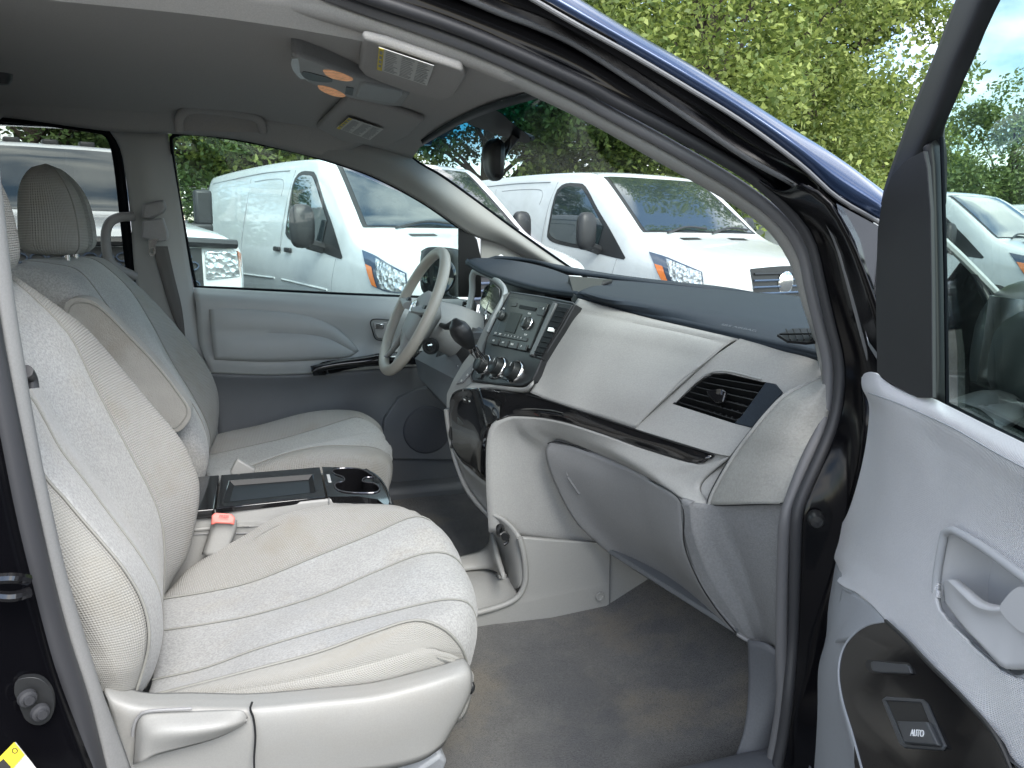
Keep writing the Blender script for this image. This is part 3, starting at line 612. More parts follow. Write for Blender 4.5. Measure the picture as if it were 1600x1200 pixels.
# airbag panel (upper, light)
top = [(903, 466, -.135), (950, 479, -.215), (1003, 494, -.29), (1080, 512, -.395), (1155, 529, -.505)]
bot = [(828, 613, -.155), (860, 627, -.21), (893, 637, -.265), (945, 654, -.335), (991, 669, -.40)]
md = [(875, 520, -.15), (925, 525, -.24), (980, 535, -.31), (1040, 548, -.385), (1104, 562, -.475)]
md2 = [(848, 575, -.15), (885, 585, -.225), (930, 598, -.29), (980, 610, -.365), (1038, 622, -.44)]
D(MB().loft([top, [(892, 485, -.14), (941, 494, -.225), (995, 506, -.298), (1065, 520, -.39), (1136, 537, -.49)], md, md2, bot], 40, 8, [.003, .003, 0, 0]), 'airbag_panel', m_ltg, solid=.008)
D(MB().tube([(1157, 528, -.503), (1136, 538, -.49), (1104, 564, -.476), (1065, 593, -.455), (1036, 624, -.438), (1010, 648, -.415), (993, 670, -.40)], .0012, 8, 40), 'panel_seam', m_lt)
# outer vent panel with hole
vent = [(1051, 631), (1078, 606), (1100, 589), (1112, 583), (1135, 583), (1190, 596), (1212, 600), (1223, 613), (1174, 668), (1145, 661)]
o1 = W((1155, 529, -.505)); o2 = W((1276, 562, -.665)); o3 = W((991, 669, -.40)); o4 = W((1139, 712, -.605))
vc = (o1+o2+o3+o4)/4; vn = ((o2-o3).cross(o1-o4)).normalized()
if vn.dot(CP-vc) < 0: vn = -vn
def VP(x, y, off=0): return WP(x, y, vc+vn*off, vn)
outer = [(1156, 529), (1215, 545), (1276, 562), (1284, 586), (1224, 616), (1174, 670), (1140, 713), (1115, 708), (1050, 688), (992, 670), (1009, 648), (1040, 622), (1070, 592), (1106, 563)]
D(MB().poly([VP(*p) for p in outer], .006, holes=[[VP(*p) for p in vent]]), 'vent_panel', m_ltg, bevel=.002)
D(MB().tube([VP(x, y, .001) for x, y in ((1055, 628), (1080, 603), (1104, 584), (1135, 580), (1190, 593))], .0022, 8, 24), 'vent_panel', m_lt)
vb = MB(); Lr = [VP(*p) for p in vent]; Lb = [p-vn*.05 for p in Lr]
vb.grid([Lr, Lb], close_u=True); vb.poly([p-vn*.002 for p in Lb], .004)
vt = D(vb, 'air_vent', m_blk)
for k in range(6):
    t = (k+.45)/6; a = VP(1108-60*t+2, 585+46*t); c = VP(1196-52*t, 598+64*t)
    D(MB().poly([a-vn*.004, c-vn*.004, c-vn*.022+V(0, 0, -.006), a-vn*.022+V(0, 0, -.006)], .0018), 'vent_slat', m_blk)
for k in range(9):
    t = (k+.8)/10; a = VP(1108+85*t, 585+15*t)-vn*.028; c = VP(1051+92*t, 631+30*t)-vn*.028
    D(MB().tube([a, c], .0012, 6, 2), 'vent_slat', m_blk)
D(MB().poly([VP(1196, 597, .003), VP(1212, 600, .003), VP(1223, 613, .003), VP(1174, 668, .003), VP(1147, 661, .003), VP(1158, 650, .003)], .02), 'vent_surround', m_pad, bevel=.002)
D(MB().poly([VP(1103, 610, .006), VP(1128, 607, .008), VP(1134, 612, .008), VP(1130, 628, .008), VP(1118, 630, .006), VP(1104, 616, .006)], .008), 'vent_tab', m_gls, bevel=.002)
D(MB().poly([VP(1120, 608, .010), VP(1127, 608, .010), VP(1126, 616, .010), VP(1119, 615, .010)], .002), 'vent_tab', m_chr)
# rounded outer corner strip and end cap
D(MB().loft([[(1277, 560, -.667), (1284, 584, -.69)], [(1292, 566, -.71), (1289, 592, -.72)]], 8, 3), 'end_cap', m_ltg, solid=.004)
capL = [(1286, 589, -.695), (1255, 602, -.69), (1224, 619, -.683), (1198, 645, -.67), (1175, 673, -.655), (1150, 706, -.63), (1128, 742, -.615), (1112, 772, -.603), (1107, 788, -.60)]
capR = [(1292, 600, -.75), (1298, 625, -.755), (1294, 650, -.76), (1288, 675, -.762), (1280, 695, -.765), (1270, 718, -.768), (1258, 742, -.77), (1248, 765, -.77), (1240, 787, -.77)]
D(MB().loft([capL, [((a[0]*.86+c[0]*.14), (a[1]*.86+c[1]*.14)+1, a[2]*.86+c[2]*.14-.012) for a, c in zip(capL, capR)], [((a[0]+c[0])/2, (a[1]+c[1])/2, (a[2]+c[2])/2-.02) for a, c in zip(capL, capR)], capR], 40, 6), 'end_cap', m_cap, solid=.006)
D(MB().tube([(a[0]+1, a[1], a[2]-.003) for a in capL], .0035, 8, 40), 'end_cap', m_ltg)
D(MB().tube([(1176, 669, -.652), (1152, 700, -.628), (1127, 738, -.612), (1108, 775, -.60), (1105, 790, -.598)], .0015, 6, 30), 'panel_seam', m_blk)
D(MB().tube([(1107, 789, -.603), (1150, 789, -.66), (1232, 786, -.765)], .0014, 6, 24), 'panel_seam', m_blk)
# black trim wing
wt_ = [(745, 606, .0), (790, 611, -.08), (822, 616, -.14), (860, 627, -.21), (893, 638, -.265), (945, 655, -.335), (992, 671, -.40), (1050, 690, -.49), (1099, 705, -.553), (1116, 711, -.572)]
wb_ = [(760, 668, -.08), (780, 656, -.125), (800, 650, -.14), (840, 652, -.19), (870, 657, -.235), (900, 665, -.28), (950, 681, -.35), (1010, 701, -.435), (1080, 722, -.54), (1101, 723, -.563)]
D(MB().loft([wt_, [((a[0]+c[0])/2, (a[1]+c[1])/2, (a[2]+c[2])/2-.004) for a, c in zip(wt_, wb_)], wb_], 60, 6), 'gloss_trim', m_gls, solid=.006)
D(MB().tube([(x, y, z-.003) for x, y, z in wt_[2:]], .0015, 6, 40), 'panel_seam', m_blk)
# light lower band
lb1 = [(764, 832, -.104), (760, 765, -.104), (760, 700, -.105), (766, 668, -.111), (780, 657, -.125), (800, 652, -.142), (840, 654, -.192), (870, 659, -.237), (900, 667, -.282), (950, 683, -.352), (1010, 703, -.437), (1080, 724, -.542), (1101, 725, -.565), (1138, 714, -.607)]
lb2 = [(985, 862, -.183), (940, 800, -.178), (900, 745, -.176), (872, 706, -.174), (864, 692, -.178), (872, 686, -.20), (900, 695, -.245), (950, 716, -.325), (1000, 740, -.42), (1066, 779, -.565), (1085, 785, -.585), (1107, 788, -.60)]
D(MB().loft([lb1, [((a[0]+c[0])/2, (a[1]+c[1])/2, (a[2]+c[2])/2-(-.012 if k < 4 else .003 if k < 6 else -.001)) for k, (a, c) in enumerate(zip(lb1, lb2))], lb2], 60, 8), 'lower_panel', m_ltg, solid=.008)
D(MB().poly([(1100, 700, -.545), (1142, 711, -.592), (1120, 770, -.59), (1108, 789, -.588), (1085, 784, -.57), (1080, 750, -.55)], .01), 'lower_panel', m_ltg)
# side of the centre stack
D(MB().tube([(810, 838, -.163), (870, 843, -.172), (955, 849, -.182), (1000, 850, -.185)], .0013, 6, 20), 'panel_seam', m_blk)
# glove box
gL = [[(859, 691, -.182), (852, 708, -.18), (865, 752, -.185), (899, 815, -.205), (948, 862, -.24)],
      [(905, 702, -.255), (905, 740, -.255), (925, 790, -.26), (960, 845, -.275), (1010, 903, -.315)],
      [(985, 735, -.395), (990, 780, -.395), (1010, 840, -.405), (1045, 895, -.425), (1085, 950, -.46)],
      [(1064, 782, -.565), (1070, 850, -.575), (1090, 905, -.595), (1118, 950, -.612), (1150, 990, -.635)]]
gb = D(MB().loft(gL, 40, 10), 'glove_box', m_gbox, solid=.02)
m_gbh = mat('grey_recess_plastic', (.13, .135, .14), .55)
D(MB().poly([(886, 746, -.225), (893, 744, -.225), (911, 771, -.24), (904, 773, -.24)], .004), 'glove_box_latch', m_gbh, bevel=.001)
D(MB().poly([(884, 733, -.222), (891, 734, -.222), (893, 744, -.224), (886, 744, -.224)], .003), 'glove_box_latch', m_gbox, bevel=.001)
D(MB().tube([(856, 693, -.178), (870, 690, -.197), (900, 698, -.243), (950, 720, -.326), (1000, 744, -.422), (1062, 781, -.565), (1069, 850, -.577), (1090, 905, -.597), (1118, 950, -.614), (1150, 989, -.638)], .0014, 6, 60), 'panel_seam', m_blk)
D(MB().tube([(1152, 990, -.636), (1170, 1001, -.652), (1186, 1003, -.68)], .004, 8, 10), 'panel_seam', m_gbox)
# under-dash return so the box has a bottom
D(MB().poly([(948, 862, -.24), (1150, 990, -.635), V(1.12, -.66, .62), V(1.12, -.1, .62)], .01, away=(0, 0, 1)), 'under_cover', m_doord)
# ---- leg console (below the seam), tray
leg = [(745, 1007, -.175), (744, 960, -.175), (790, 945, -.175), (812, 930, -.175), (821, 905, -.175), (819, 870, -.175), (811, 839, -.175), (870, 844, -.18), (956, 850, -.185), (1100, 880, -.185), (1100, 960, -.185), (1046, 927, -.185), (1000, 950, -.185), (955, 967, -.185), (840, 988, -.18)]
D(MB().poly(leg, .012), 'console_side', m_lt, bevel=.004, seg=3)
D(MB().tube([(954, 850, -.189), (953, 905, -.189), (953, 962, -.189)], .0013, 6, 20), 'panel_seam', m_sealL)
D(MB().lathe((937, 932, -.188), (0, -1, 0), [(0, .0015), (.007, .0015), (.008, .0035), (.0095, .0035), (.0105, 0)], 24), 'screw_cap', m_lt)
D(MB().loft([[(763, 803, -.10), (790, 815, -.13), (811, 840, -.17), (820, 870, -.178), (821, 905, -.178)], [(764, 812, -.06), (775, 825, -.08), (790, 850, -.12), (800, 885, -.14), (806, 920, -.15)], [(765, 820, -.0), (768, 850, .0), (772, 870, .0), (778, 895, .0), (785, 915, .0)]], 24, 6), 'console_side', m_lt, solid=.008)
D(MB().tube([(700, 968, -.17), (744, 958, -.177), (790, 944, -.177), (812, 929, -.177), (821, 905, -.177), (819, 870, -.177), (812, 840, -.175)], .007, 10, 40), 'console_rim', m_lt)
D(MB().loft([[(690, 990, -.16), (745, 962, -.165), (790, 945, -.165), (808, 932, -.165)], [(700, 930, .50, 'z'), (740, 915, .50, 'z'), (775, 910, .50, 'z'), (800, 905, .505, 'z')], [(705, 898, .51, 'z'), (740, 889, .51, 'z'), (765, 892, .51, 'z'), (780, 905, .51, 'z')]], 20, 6), 'console_tray', m_lt, solid=.01)
D(MB().loft([[(700, 878, .535, 'z'), (715, 870, .535, 'z'), (745, 862, .54, 'z'), (762, 850, .56, 'z'), (766, 825, .60, 'z')], [(702, 898, .515, 'z'), (725, 892, .515, 'z'), (755, 889, .52, 'z'), (775, 893, .53, 'z'), (785, 905, .55, 'z')]], 20, 6, .006), 'console_rim', m_lt, solid=.01)
# socket with its hanging cap
D(MB().lathe((783, 826, -.135), (-.9, -.4, .1), [(0, .004), (.006, .004), (.011, .006), (.012, 0)], 20), 'power_socket', m_blk)
D(MB().tube([(784, 820, -.145), (778, 829, -.15), (780, 836, -.15), (790, 832, -.15), (793, 846, -.155), (787, 851, -.155)], .004, 8, 20).lathe((790, 838, -.16), (-.5, -.8, 0), [(0, .005), (.009, .005), (.010, 0)], 16), 'socket_cap', m_blk)
# ---- centre stack
S0 = W((798, 457, .13)); S1 = W((899, 475, -.17)); S2 = W((759, 532, .13))
# true plane: horizontal axis across the car, tilted up axis
su = (S1-S0).normalized(); sv0 = (W((832, 592, -.16))-S1); sn = su.cross(sv0).normalized()
if sn.dot(CP-S0) < 0: sn = -sn
sv = sn.cross(su).normalized()
if sv.z < 0: sv = -sv
def SP(x, y, off=0): return WP(x, y, S0+sn*off, sn)
def SUV(x, y): p = SP(x, y)-S0; return p.dot(su), p.dot(sv)
def S3(u, v, off=0): return S0+su*u+sv*v+sn*off
stk = [(798, 457), (850, 465), (899, 475), (880, 510), (846, 563), (838, 583), (832, 594), (818, 602), (780, 600), (741, 595), (737, 588), (740, 580), (757, 558), (758, 546), (762, 528), (780, 490)]
D(MB().poly([SP(x, y) for x, y in stk], .03), 'centre_stack', m_blk, bevel=.003, seg=3)
D(MB().tube([SP(x, y, -.002) for x, y in stk], .003, 8, 80, closed=True, lin=True), 'stack_rim', m_blk)
def sbox(name, x0, y0, x1, y1, off, th, m, bev=.0015):
    """rectangle on the stack plane between two opposite corners as seen"""
    a, c = SUV(x0, y0), SUV(x1, y1); u0, u1 = sorted((a[0], c[0])); v0, v1 = sorted((a[1], c[1]))
    return D(MB().poly([S3(u0, v0, off), S3(u1, v0, off), S3(u1, v1, off), S3(u0, v1, off)], th), name, m, bevel=bev)
def sq(name, q, off, th, m, bev=.0015): return D(MB().poly([SP(x, y, off) for x, y in q], th), name, m, bevel=bev)
m_rad = mat('radio_face', (.020, .024, .022), .3, spec=.35)
m_btn = mat('button_plastic', (.018, .02, .02), .35)
m_lcd = mat('radio_display', (.02, .026, .024), .4, spec=.3)
m_knob = mat('knob_plastic', (.045, .05, .048), .3)
sq('radio', [(796, 464), (856, 474), (828, 545), (769, 534)], .004, .01, m_rad)
sq('radio_slot', [(812, 476), (838, 481), (835, 486), (810, 481)], .006, .004, m_vent, .0005)
sq('radio_display', [(798, 487), (815, 490), (803, 521), (787, 517)], .006, .003, m_lcd, .0008)
sq('button', [(843, 478), (854, 480), (848, 494), (838, 492)], .006, .004, m_btn)
sq('button', [(800, 472), (808, 473), (806, 479), (798, 478)], .006, .004, m_btn)
sq('button', [(772, 518), (825, 528), (822, 534), (769, 524)], .006, .004, m_btn)
for k in range(4):
    x0 = 768+k*14.5; y0 = 527+k*3
    sq('button', [(x0, y0), (x0+12.5, y0+2.4), (x0+9, y0+12), (x0-4, y0+9.6)], .007, .005, m_btn)
def knob(x, y, r, h, m, ring=None, nm='knob'):
    o = SP(x, y); k = D(MB().lathe(o, sn, [(0, h), (r*.85, h), (r*.95, h-.001), (r, h-.004), (r*1.05, .004), (r*1.1, 0)], 28), nm, m)
    if ring: D(MB().lathe(o, sn, [(r*1.12, .001), (r*1.18, .005), (r*1.24, .006), (r*1.32, .004), (r*1.34, 0)], 32), 'knob_ring', ring)
    D(MB().poly([o+sn*(h+.0004)+sv*(r*.75)+su*.0009, o+sn*(h+.0004)+sv*(r*.75)-su*.0009, o+sn*(h+.0004)+sv*(r*.35)-su*.0009, o+sn*(h+.0004)+sv*(r*.35)+su*.0009], .0004), 'knob_mark', m_wht)
knob(826, 507, .014, .016, m_knob, m_chr); knob(786, 495, .012, .014, m_knob)
for x, y in ((757, 571), (780, 575), (806, 582)): knob(x, y, .021, .022, m_btn, m_chr, 'climate_knob')
for q in ([(766, 581), (772, 582), (769, 591), (763, 590)], [(789, 578), (797, 580), (792, 594), (785, 592)], [(744, 583), (752, 584), (749, 591), (742, 590)]): sq('button', q, .006, .005, m_btn)
# centre vent
sq('vent_surround', [(863, 470), (894, 476), (845, 561), (826, 556)], .004, .012, m_blk, .002)
sq('vent_surround', [(864, 472), (869, 473), (833, 555), (827, 554)], .009, .006, mat('silver_plastic', (.13, .135, .135), .35), .002)
sq('air_vent', [(871, 478), (888, 482), (846, 556), (833, 553)], .008, .004, m_vent, .001)
for k in range(9):
    t = (k+.5)/9; x0, y0 = 871-38*t, 480+72*t
    sq('vent_slat', [(x0, y0), (x0+16, y0+3), (x0+15.5, y0+4.4), (x0-.5, y0+1.4)], .011, .002, m_vent, .0004)
sq('vent_tab', [(857, 511), (864, 512), (862, 518), (855, 517)], .017, .007, m_chr, .001)
def text(body, o, ux, uy, h, m, parent, name='lettering', ext=.0004, align='CENTER'):
    cu = bpy.data.curves.new('lettering', 'FONT'); cu.body = body; cu.size = h; cu.extrude = ext; cu.align_x = align; cu.align_y = 'CENTER'
    t = bpy.data.objects.new('tmp', cu); sc.collection.objects.link(t); bpy.context.view_layer.update()
    me = bpy.data.meshes.new_from_object(t.evaluated_get(bpy.context.evaluated_depsgraph_get())); bpy.data.objects.remove(t)
    me.materials.clear(); me.materials.append(m); ux = ux.normalized(); uz = ux.cross(uy).normalized(); uy = uz.cross(ux)
    M = Matrix((ux, uy, uz)).transposed().to_4x4(); M.translation = o; me.transform(M)
    ob = bpy.data.objects.new(name, me); sc.collection.objects.link(ob); ob.parent = parent; return ob
def slab(body, x, y, h, off=.0085): text(body, SP(x, y, off), su, sv, h*1.3, m_wht, dash)
slab('FM', 774, 520.5, .0055, .0075); slab('AM', 781, 522, .0055, .0075)
for k, t in enumerate(('1', '2', '3', '4', '5', '6')): slab(t, 789+k*5, 523.3+k*.9, .005, .0075)
slab('CD', 771, 532, .0055); slab('SAT', 786, 535, .005); slab('AUX', 800, 538, .005); slab('II', 814, 541, .005)
slab('TUNE', 827, 490, .0045, .0045); slab('VOL', 787, 482, .0045, .0045); slab('A', 849, 482, .006, .0075); slab('SEEK', 821, 523, .0045, .0045)
slab('AUTO', 783, 588, .0045, .0005+.001); slab('OFF', 767, 586, .005, .007); slab('A/C', 791, 584, .005, .007)
# bezel around the stack, gate and side
bz = [(797, 455), (789, 470), (778, 490), (765, 515), (755, 540), (752, 556), (738, 576), (734, 590), (740, 600), (760, 606), (745, 607), (722, 610), (706, 622), (702, 645), (697, 640), (697, 616), (708, 592), (723, 566), (742, 542), (752, 520), (768, 490), (785, 460)]
D(MB().poly([SP(x, y, -.008) for x, y in bz], .03), 'stack_bezel', m_lt, bevel=.004, seg=3)
D(MB().loft([[SP(738, 597, .000), SP(780, 602, .0), SP(820, 606, .0), SP(834, 600, .0)], [(722, 609, .06), (760, 608, .0), (800, 612, -.09), (826, 615, -.145)]], 20, 4, .004), 'stack_bezel', m_lt, solid=.01)
# shift gate marks
D(MB().poly([SP(x, y, -.004) for x, y in ((756, 552), (760, 556), (741, 577), (722, 598), (712, 600), (728, 578), (744, 562))], .004), 'shift_gate', m_gbox, bevel=.001)
for k, ch in enumerate('PRND'): text(ch, SP(748-9*k, 568+9*k, -.002), su, sv, .009, m_wht, dash)
# gear selector
D(MB().tube([(757, 563, .05), (748, 552, .045), (741, 541, .04)], .006, 12, 8), 'gear_lever', m_chr)
D(MB().tube([(745, 556, .055), (738, 545, .045), (730, 534, .04)], [.009, .012, .016], 16, 8), 'gear_lever', m_chr)
D(MB().tube([(734, 541, .042), (727, 530, .035), (718, 515, .03), (713, 505, .03), (710, 498, .03)], [.015, .022, .028, .029, .024, .006], 18, 20, flat=.8), 'gear_knob', m_blk)
# lower fascia (gloss) with buttons, cd pocket
fas = [(702, 642, .13), (704, 622, .12), (712, 611, .10), (745, 607, .0), (772, 610, -.04), (800, 620, -.10), (820, 635, -.125), (795, 650, -.122), (776, 664, -.116), (764, 688, -.112), (762, 753, -.108), (740, 738, -.03), (720, 720, .05), (707, 697, .10)]
fc = sum((W(p) for p in fas), Vector())/len(fas)
D(MB().loft([[(702, 640, .13), (704, 622, .12), (714, 610, .09), (745, 606, .0), (785, 611, -.05)], [(703, 650, .13), (712, 640, .10), (725, 630, .06), (750, 630, -.02), (785, 632, -.08)], [(705, 680, .12), (718, 680, .07), (735, 685, .0), (750, 680, -.06), (764, 668, -.085)], [(707, 698, .11), (720, 720, .06), (735, 732, .0), (748, 745, -.06), (758, 752, -.085)]], 30, 6), 'gloss_trim', m_gls, solid=.01)
for k in range(3):
    x0 = 722+k*8; D(MB().poly([(x0, 620+k*2.6, .055-k*.02), (x0+7, 622+k*2.6, .04-k*.02), (x0+9, 631+k*2.6, .04-k*.02), (x0+2, 629+k*2.6, .055-k*.02)], .004), 'button', m_btn, bevel=.0008)
    D(MB().poly([(x0+2, 623+k*2.6, .05-k*.02), (x0+5, 624+k*2.6, .045-k*.02), (x0+5.5, 626+k*2.6, .045-k*.02), (x0+2.5, 625+k*2.6, .05-k*.02)], .002), 'button_mark', m_wht)
D(MB().poly([(714, 652, .085), (735, 672, .015), (741, 688, .01), (715, 664, .085)], .004), 'card_slot', m_knob, bevel=.001)
D(MB().tube([(706, 667, .125), (704, 680, .125), (708, 690, .12), (706, 700, .12)], .005, 8, 12), 'ignition_cable', m_blk)
# pocket below
D(MB().loft([[(707, 700, .115), (720, 722, .065), (740, 741, -.01), (762, 757, -.10)], [(722, 740, .08), (735, 752, .04), (748, 765, -.01), (763, 780, -.08)], [(727, 757, .09), (738, 772, .03), (750, 786, -.03), (763, 803, -.10)]], 20, 4), 'open_pocket', m_lt, solid=.01)
D(MB().tube([(697, 640, .14), (701, 670, .14), (708, 706, .125), (718, 738, .10), (730, 765, .05), (747, 788, -.02), (764, 805, -.09)], .006, 10, 40), 'stack_bezel', m_lt)
D(MB().loft([[(697, 640, .14), (701, 670, .14), (708, 706, .125), (728, 763, .07), (764, 805, -.09)], [V(.75, .15, .95), V(.75, .15, .85), V(.75, .15, .75), V(.75, .12, .66), V(.75, -.05, .62)]], 20, 3), 'stack_side', m_doord, solid=.01)
# ---- gauge cluster and driver side of the dash
D(MB().poly([V(.70, .62, .90), V(.70, .14, .90), V(.72, .14, 1.17), V(.72, .62, 1.20)], .02), 'gauge_housing', m_blk)
D(MB().tube([(727, 498, .56), (733, 480, .57), (738, 455, .58), (738, 432, .585), (744, 424, .57), (760, 429, .50), (776, 438, .40), (787, 450, .30), (789, 462, .20), (782, 480, .16), (772, 500, .155), (764, 520, .15)], .011, 12, 60, flat=.7), 'gauge_surround', m_door)
D(MB().poly([(749, 472, .50), (757, 448, .48), (768, 440, .42), (780, 452, .30), (781, 474, .25), (775, 500, .24), (750, 498, .44)], .006), 'gauge_cluster', m_gls, bevel=.002)
for x, y, yy, rr in ((757, 487, .455, .040), (771, 487, .33, .055)):
    D(MB().lathe(W((x, y, yy))+V(-.004, 0, 0), (-1, 0, .3), [(rr, 0), (rr, .002), (rr*.92, .002), (rr*.92, 0)], 32), 'gauge', m_chr)
D(MB().poly([(754, 478, .46), (762, 476, .44), (764, 492, .44), (757, 496, .46)], .002).poly([(766, 478, .38), (774, 484, .34), (777, 494, .30), (768, 488, .37)], .002), 'gauge', m_lens)
D(MB().loft([[(690, 467, .74), (705, 467, .70), (722, 467, .64), (740, 470, .60)], [(686, 490, .73), (700, 495, .69), (718, 495, .63), (735, 500, .58)], [(690, 520, .71), (700, 520, .68), (715, 518, .62), (730, 520, .56)]], 16, 5), 'driver_side_panel', m_lt, solid=.02)
v2 = D(MB().poly([(723, 470, .60), (733, 470, .58), (728, 490, .58), (718, 492, .60)], .01), 'air_vent', m_gls, bevel=.002)
for k in range(4): D(MB().tube([(721+2*(3-k), 472+k*5.5, .595), (731+1*(3-k), 473+k*5, .575)], .002, 6, 3), 'vent_slat', m_lens)
D(MB().poly([(690, 520, .62), (735, 500, .56), (760, 520, .20), (755, 560, .18), (725, 600, .16), (703, 640, .16), (680, 622, .45), (655, 590, .60), (648, 560, .66)], .02), 'knee_panel', m_doord)
D(MB().loft([[(700, 520, .50), (730, 510, .40), (760, 520, .22)], [(680, 560, .50), (700, 570, .40), (730, 580, .20)], [(690, 590, .50), (705, 600, .40), (712, 612, .2)]], 14, 5), 'knee_panel', m_blk, solid=.01)
# ---- steering column, wheel
wheel_c = W((646, 486, .42)); ax = V(.90, 0, -.435).normalized()
Ux = V(0, -1, 0); Uy = ax.cross(Ux).normalized()
if Uy.z < 0: Uy = -Uy
col = P(MB().tube([wheel_c+ax*.03, wheel_c+ax*.10, wheel_c+ax*.2, wheel_c+ax*.30], [.05, .072, .078, .07], 24, 12, flat=1.0), 'steering_column', m_lt)
col.data.materials
P(MB().lathe((672, 541, .34), (-.55, -.8, .1), [(0, .004), (.010, .004), (.012, .008), (.020, .008), (.023, 0), (.023, -.01)], 24), 'ignition_switch', m_blk, col)
P(MB().tube([(668, 540, .335), (678, 538, .335)], .004, 8, 3), 'ignition_key', m_chr, col)
P(MB().tube([wheel_c+ax*.07-Ux*.03, wheel_c+ax*.075+Ux*.10, wheel_c+ax*.075+Ux*.17+Uy*.02], [.008, .007, .012], 10, 12), 'wiper_stalk', m_blk, col)
m_whl = mat('wheel_leather', (.43, .40, .345), .42, bump=('noise', 300, .15, .001), mottle=.06)
RW = .180
rim = [wheel_c+Ux*math.cos(t)*RW*1.02+Uy*math.sin(t)*RW for t in [2*math.pi*k/48 for k in range(48)]]
wh = P(MB().tube(rim, .0150, 16, 96, closed=True, flat=1.0), 'steering_wheel', m_whl)
def wp(u, v, d=0): return wheel_c+Ux*u+Uy*v-ax*d
G = []
for i in range(13):
    t = i/12; v = -.115+.185*t; row = []
    for j in range(13):
        s_ = -1+2*j/12; wd = .105*(1-.35*(1-t)**2)*math.sqrt(max(0, 1-abs(2*t-1)**5)) if 0 < t < 1 else .04
        row.append(wp(wd*s_, v, .004-.03*abs(s_)**3-.02*abs(2*t-1)**3))
    G.append(row)
P(MB().grid(G, toward=wp(0, 0, 1)), 'airbag_cover', m_lt, wh, solid=.04)
for sgn in (-1, 1):
    P(MB().tube([wp(.06*sgn, .01, .0), wp(.12*sgn, .012, -.002), wp(.178*sgn, .018, 0)], [.024, .018, .014], 12, 10, flat=.5), 'spoke', m_lt, wh)
    P(MB().tube([wp(.03*sgn, -.06, -.01), wp(.055*sgn, -.12, -.008), wp(.075*sgn, -.162, 0)], [.02, .014, .012], 12, 10, flat=.5), 'spoke', m_lt, wh)
em = MB(); em.tube([wp(.024*math.cos(t), .012+.017*math.sin(t), .006) for t in [k*math.pi/8 for k in range(16)]], .0022, 8, 32, closed=True)
em.tube([wp(.010*math.cos(t), .012+.016*math.sin(t), .007) for t in [k*math.pi/8 for k in range(16)]], .0018, 8, 32, closed=True)
em.tube([wp(.022*math.cos(t), .021+.006*math.sin(t), .007) for t in [k*math.pi/8 for k in range(16)]], .0018, 8, 32, closed=True)
P(em, 'emblem', m_chr, wh)
for sgn in (-1, 1): P(MB().poly([wp(.10*sgn, .03, .006), wp(.125*sgn, .03, .006), wp(.125*sgn, -.005, .006), wp(.10*sgn, -.005, .006)], .01), 'wheel_buttons', m_blk if sgn < 0 else m_blk, wh, bevel=.003)
# keys on a ring hanging beside the shifter: a thing of its own
kr = thing('key_ring', 'metal key ring with black key hanging in the dark space left of the climate knobs', 'keys', tuple(W((714, 585, .30))))
kl = kr.location
o_ = MB().tube([W((714, 585, .30))-kl+V(0, .022*math.cos(t), .026*math.sin(t)) for t in [k*math.pi/8 for k in range(16)]], .0013, 6, 32, closed=True).build('ring', m_chr, kr)
o_ = MB().poly([W((720, 572, .28))-kl, W((731, 566, .28))-kl, W((735, 574, .28))-kl, W((724, 586, .28))-kl], .006).build('key', m_blk, kr, bevel=.002)
# defroster vent and airbag lettering on the pad
dv = MB(); q = [(1216, 526), (1240, 517), (1280, 516), (1285, 536), (1262, 539), (1232, 536)]
dv.poly([W((x, y, 1.163-.012*(y-515)/20, 'z'))+V(-.002, 0, .004) for x, y in q], .004); D(dv, 'defroster_vent', m_vent)
for k in range(5):
    x0 = 1228+k*11; D(MB().tube([W((x0, 520, 1.162, 'z'))+V(0, 0, .006), W((x0+6, 537, 1.151, 'z'))+V(0, 0, .006)], .0015, 6, 3), 'vent_slat', m_vent)
D(MB().tube([W((1218, 528, 1.158, 'z'))+V(0, 0, .006), W((1284, 527, 1.157, 'z'))+V(0, 0, .006)], .0015, 6, 3), 'vent_slat', m_vent)
pa = W((1136, 514, 1.150, 'z')); pb = W((1172, 521, 1.146, 'z'))
text('SRS AIRBAG', (pa+pb)/2+V(0, 0, .006), pb-pa, V(1, 0, .15), .0125, mat('embossed_print', (.10, .115, .13), .5), dash)
# ================================================================ seats
def headrest(parent, c, m1):
    b = MB(); G = []
    n = 28; rows = 20
    for i in range(rows+1):
        t = i/rows; z = -.105+.215*t
        e = math.sqrt(max(0, 1-(abs(2*t-1)**(9 if t < .5 else 2.9)))); wy = (.135-.03*t*t)*max(e, .02); wx = (.074-.026*t*t)*max(e, .03)
        cx = .008*math.sin(t*3.1)-.012*t
        row = []
        for k in range(n):
            a = 2*math.pi*k/n; ca, sa = math.cos(a), math.sin(a)
            row.append(c+V(cx+wx*math.copysign(abs(ca)**.6, ca), wy*math.copysign(abs(sa)**.6, sa), z))
        G.append(row)
    b.grid(G, [[(k/n*.6, i/rows*.25) for k in range(n)] for i in range(rows+1)], close_u=True)
    o = b.build('headrest', m1, parent, fix=True)
    MB().tube([G[i][25].lerp(G[i][24], .3)+V(.0006, -.0006, 0) for i in range(1, rows)], .0014, 6, 40).build('seam', m_seam, parent)
    return o
def seam(parent, pts, m=40, r=.0014): return MB().tube([W(p) for p in pts], r, 6, m).build('seam', m_seam, parent)
m_seam = mat('seam_thread', (.25, .25, .23), .9)
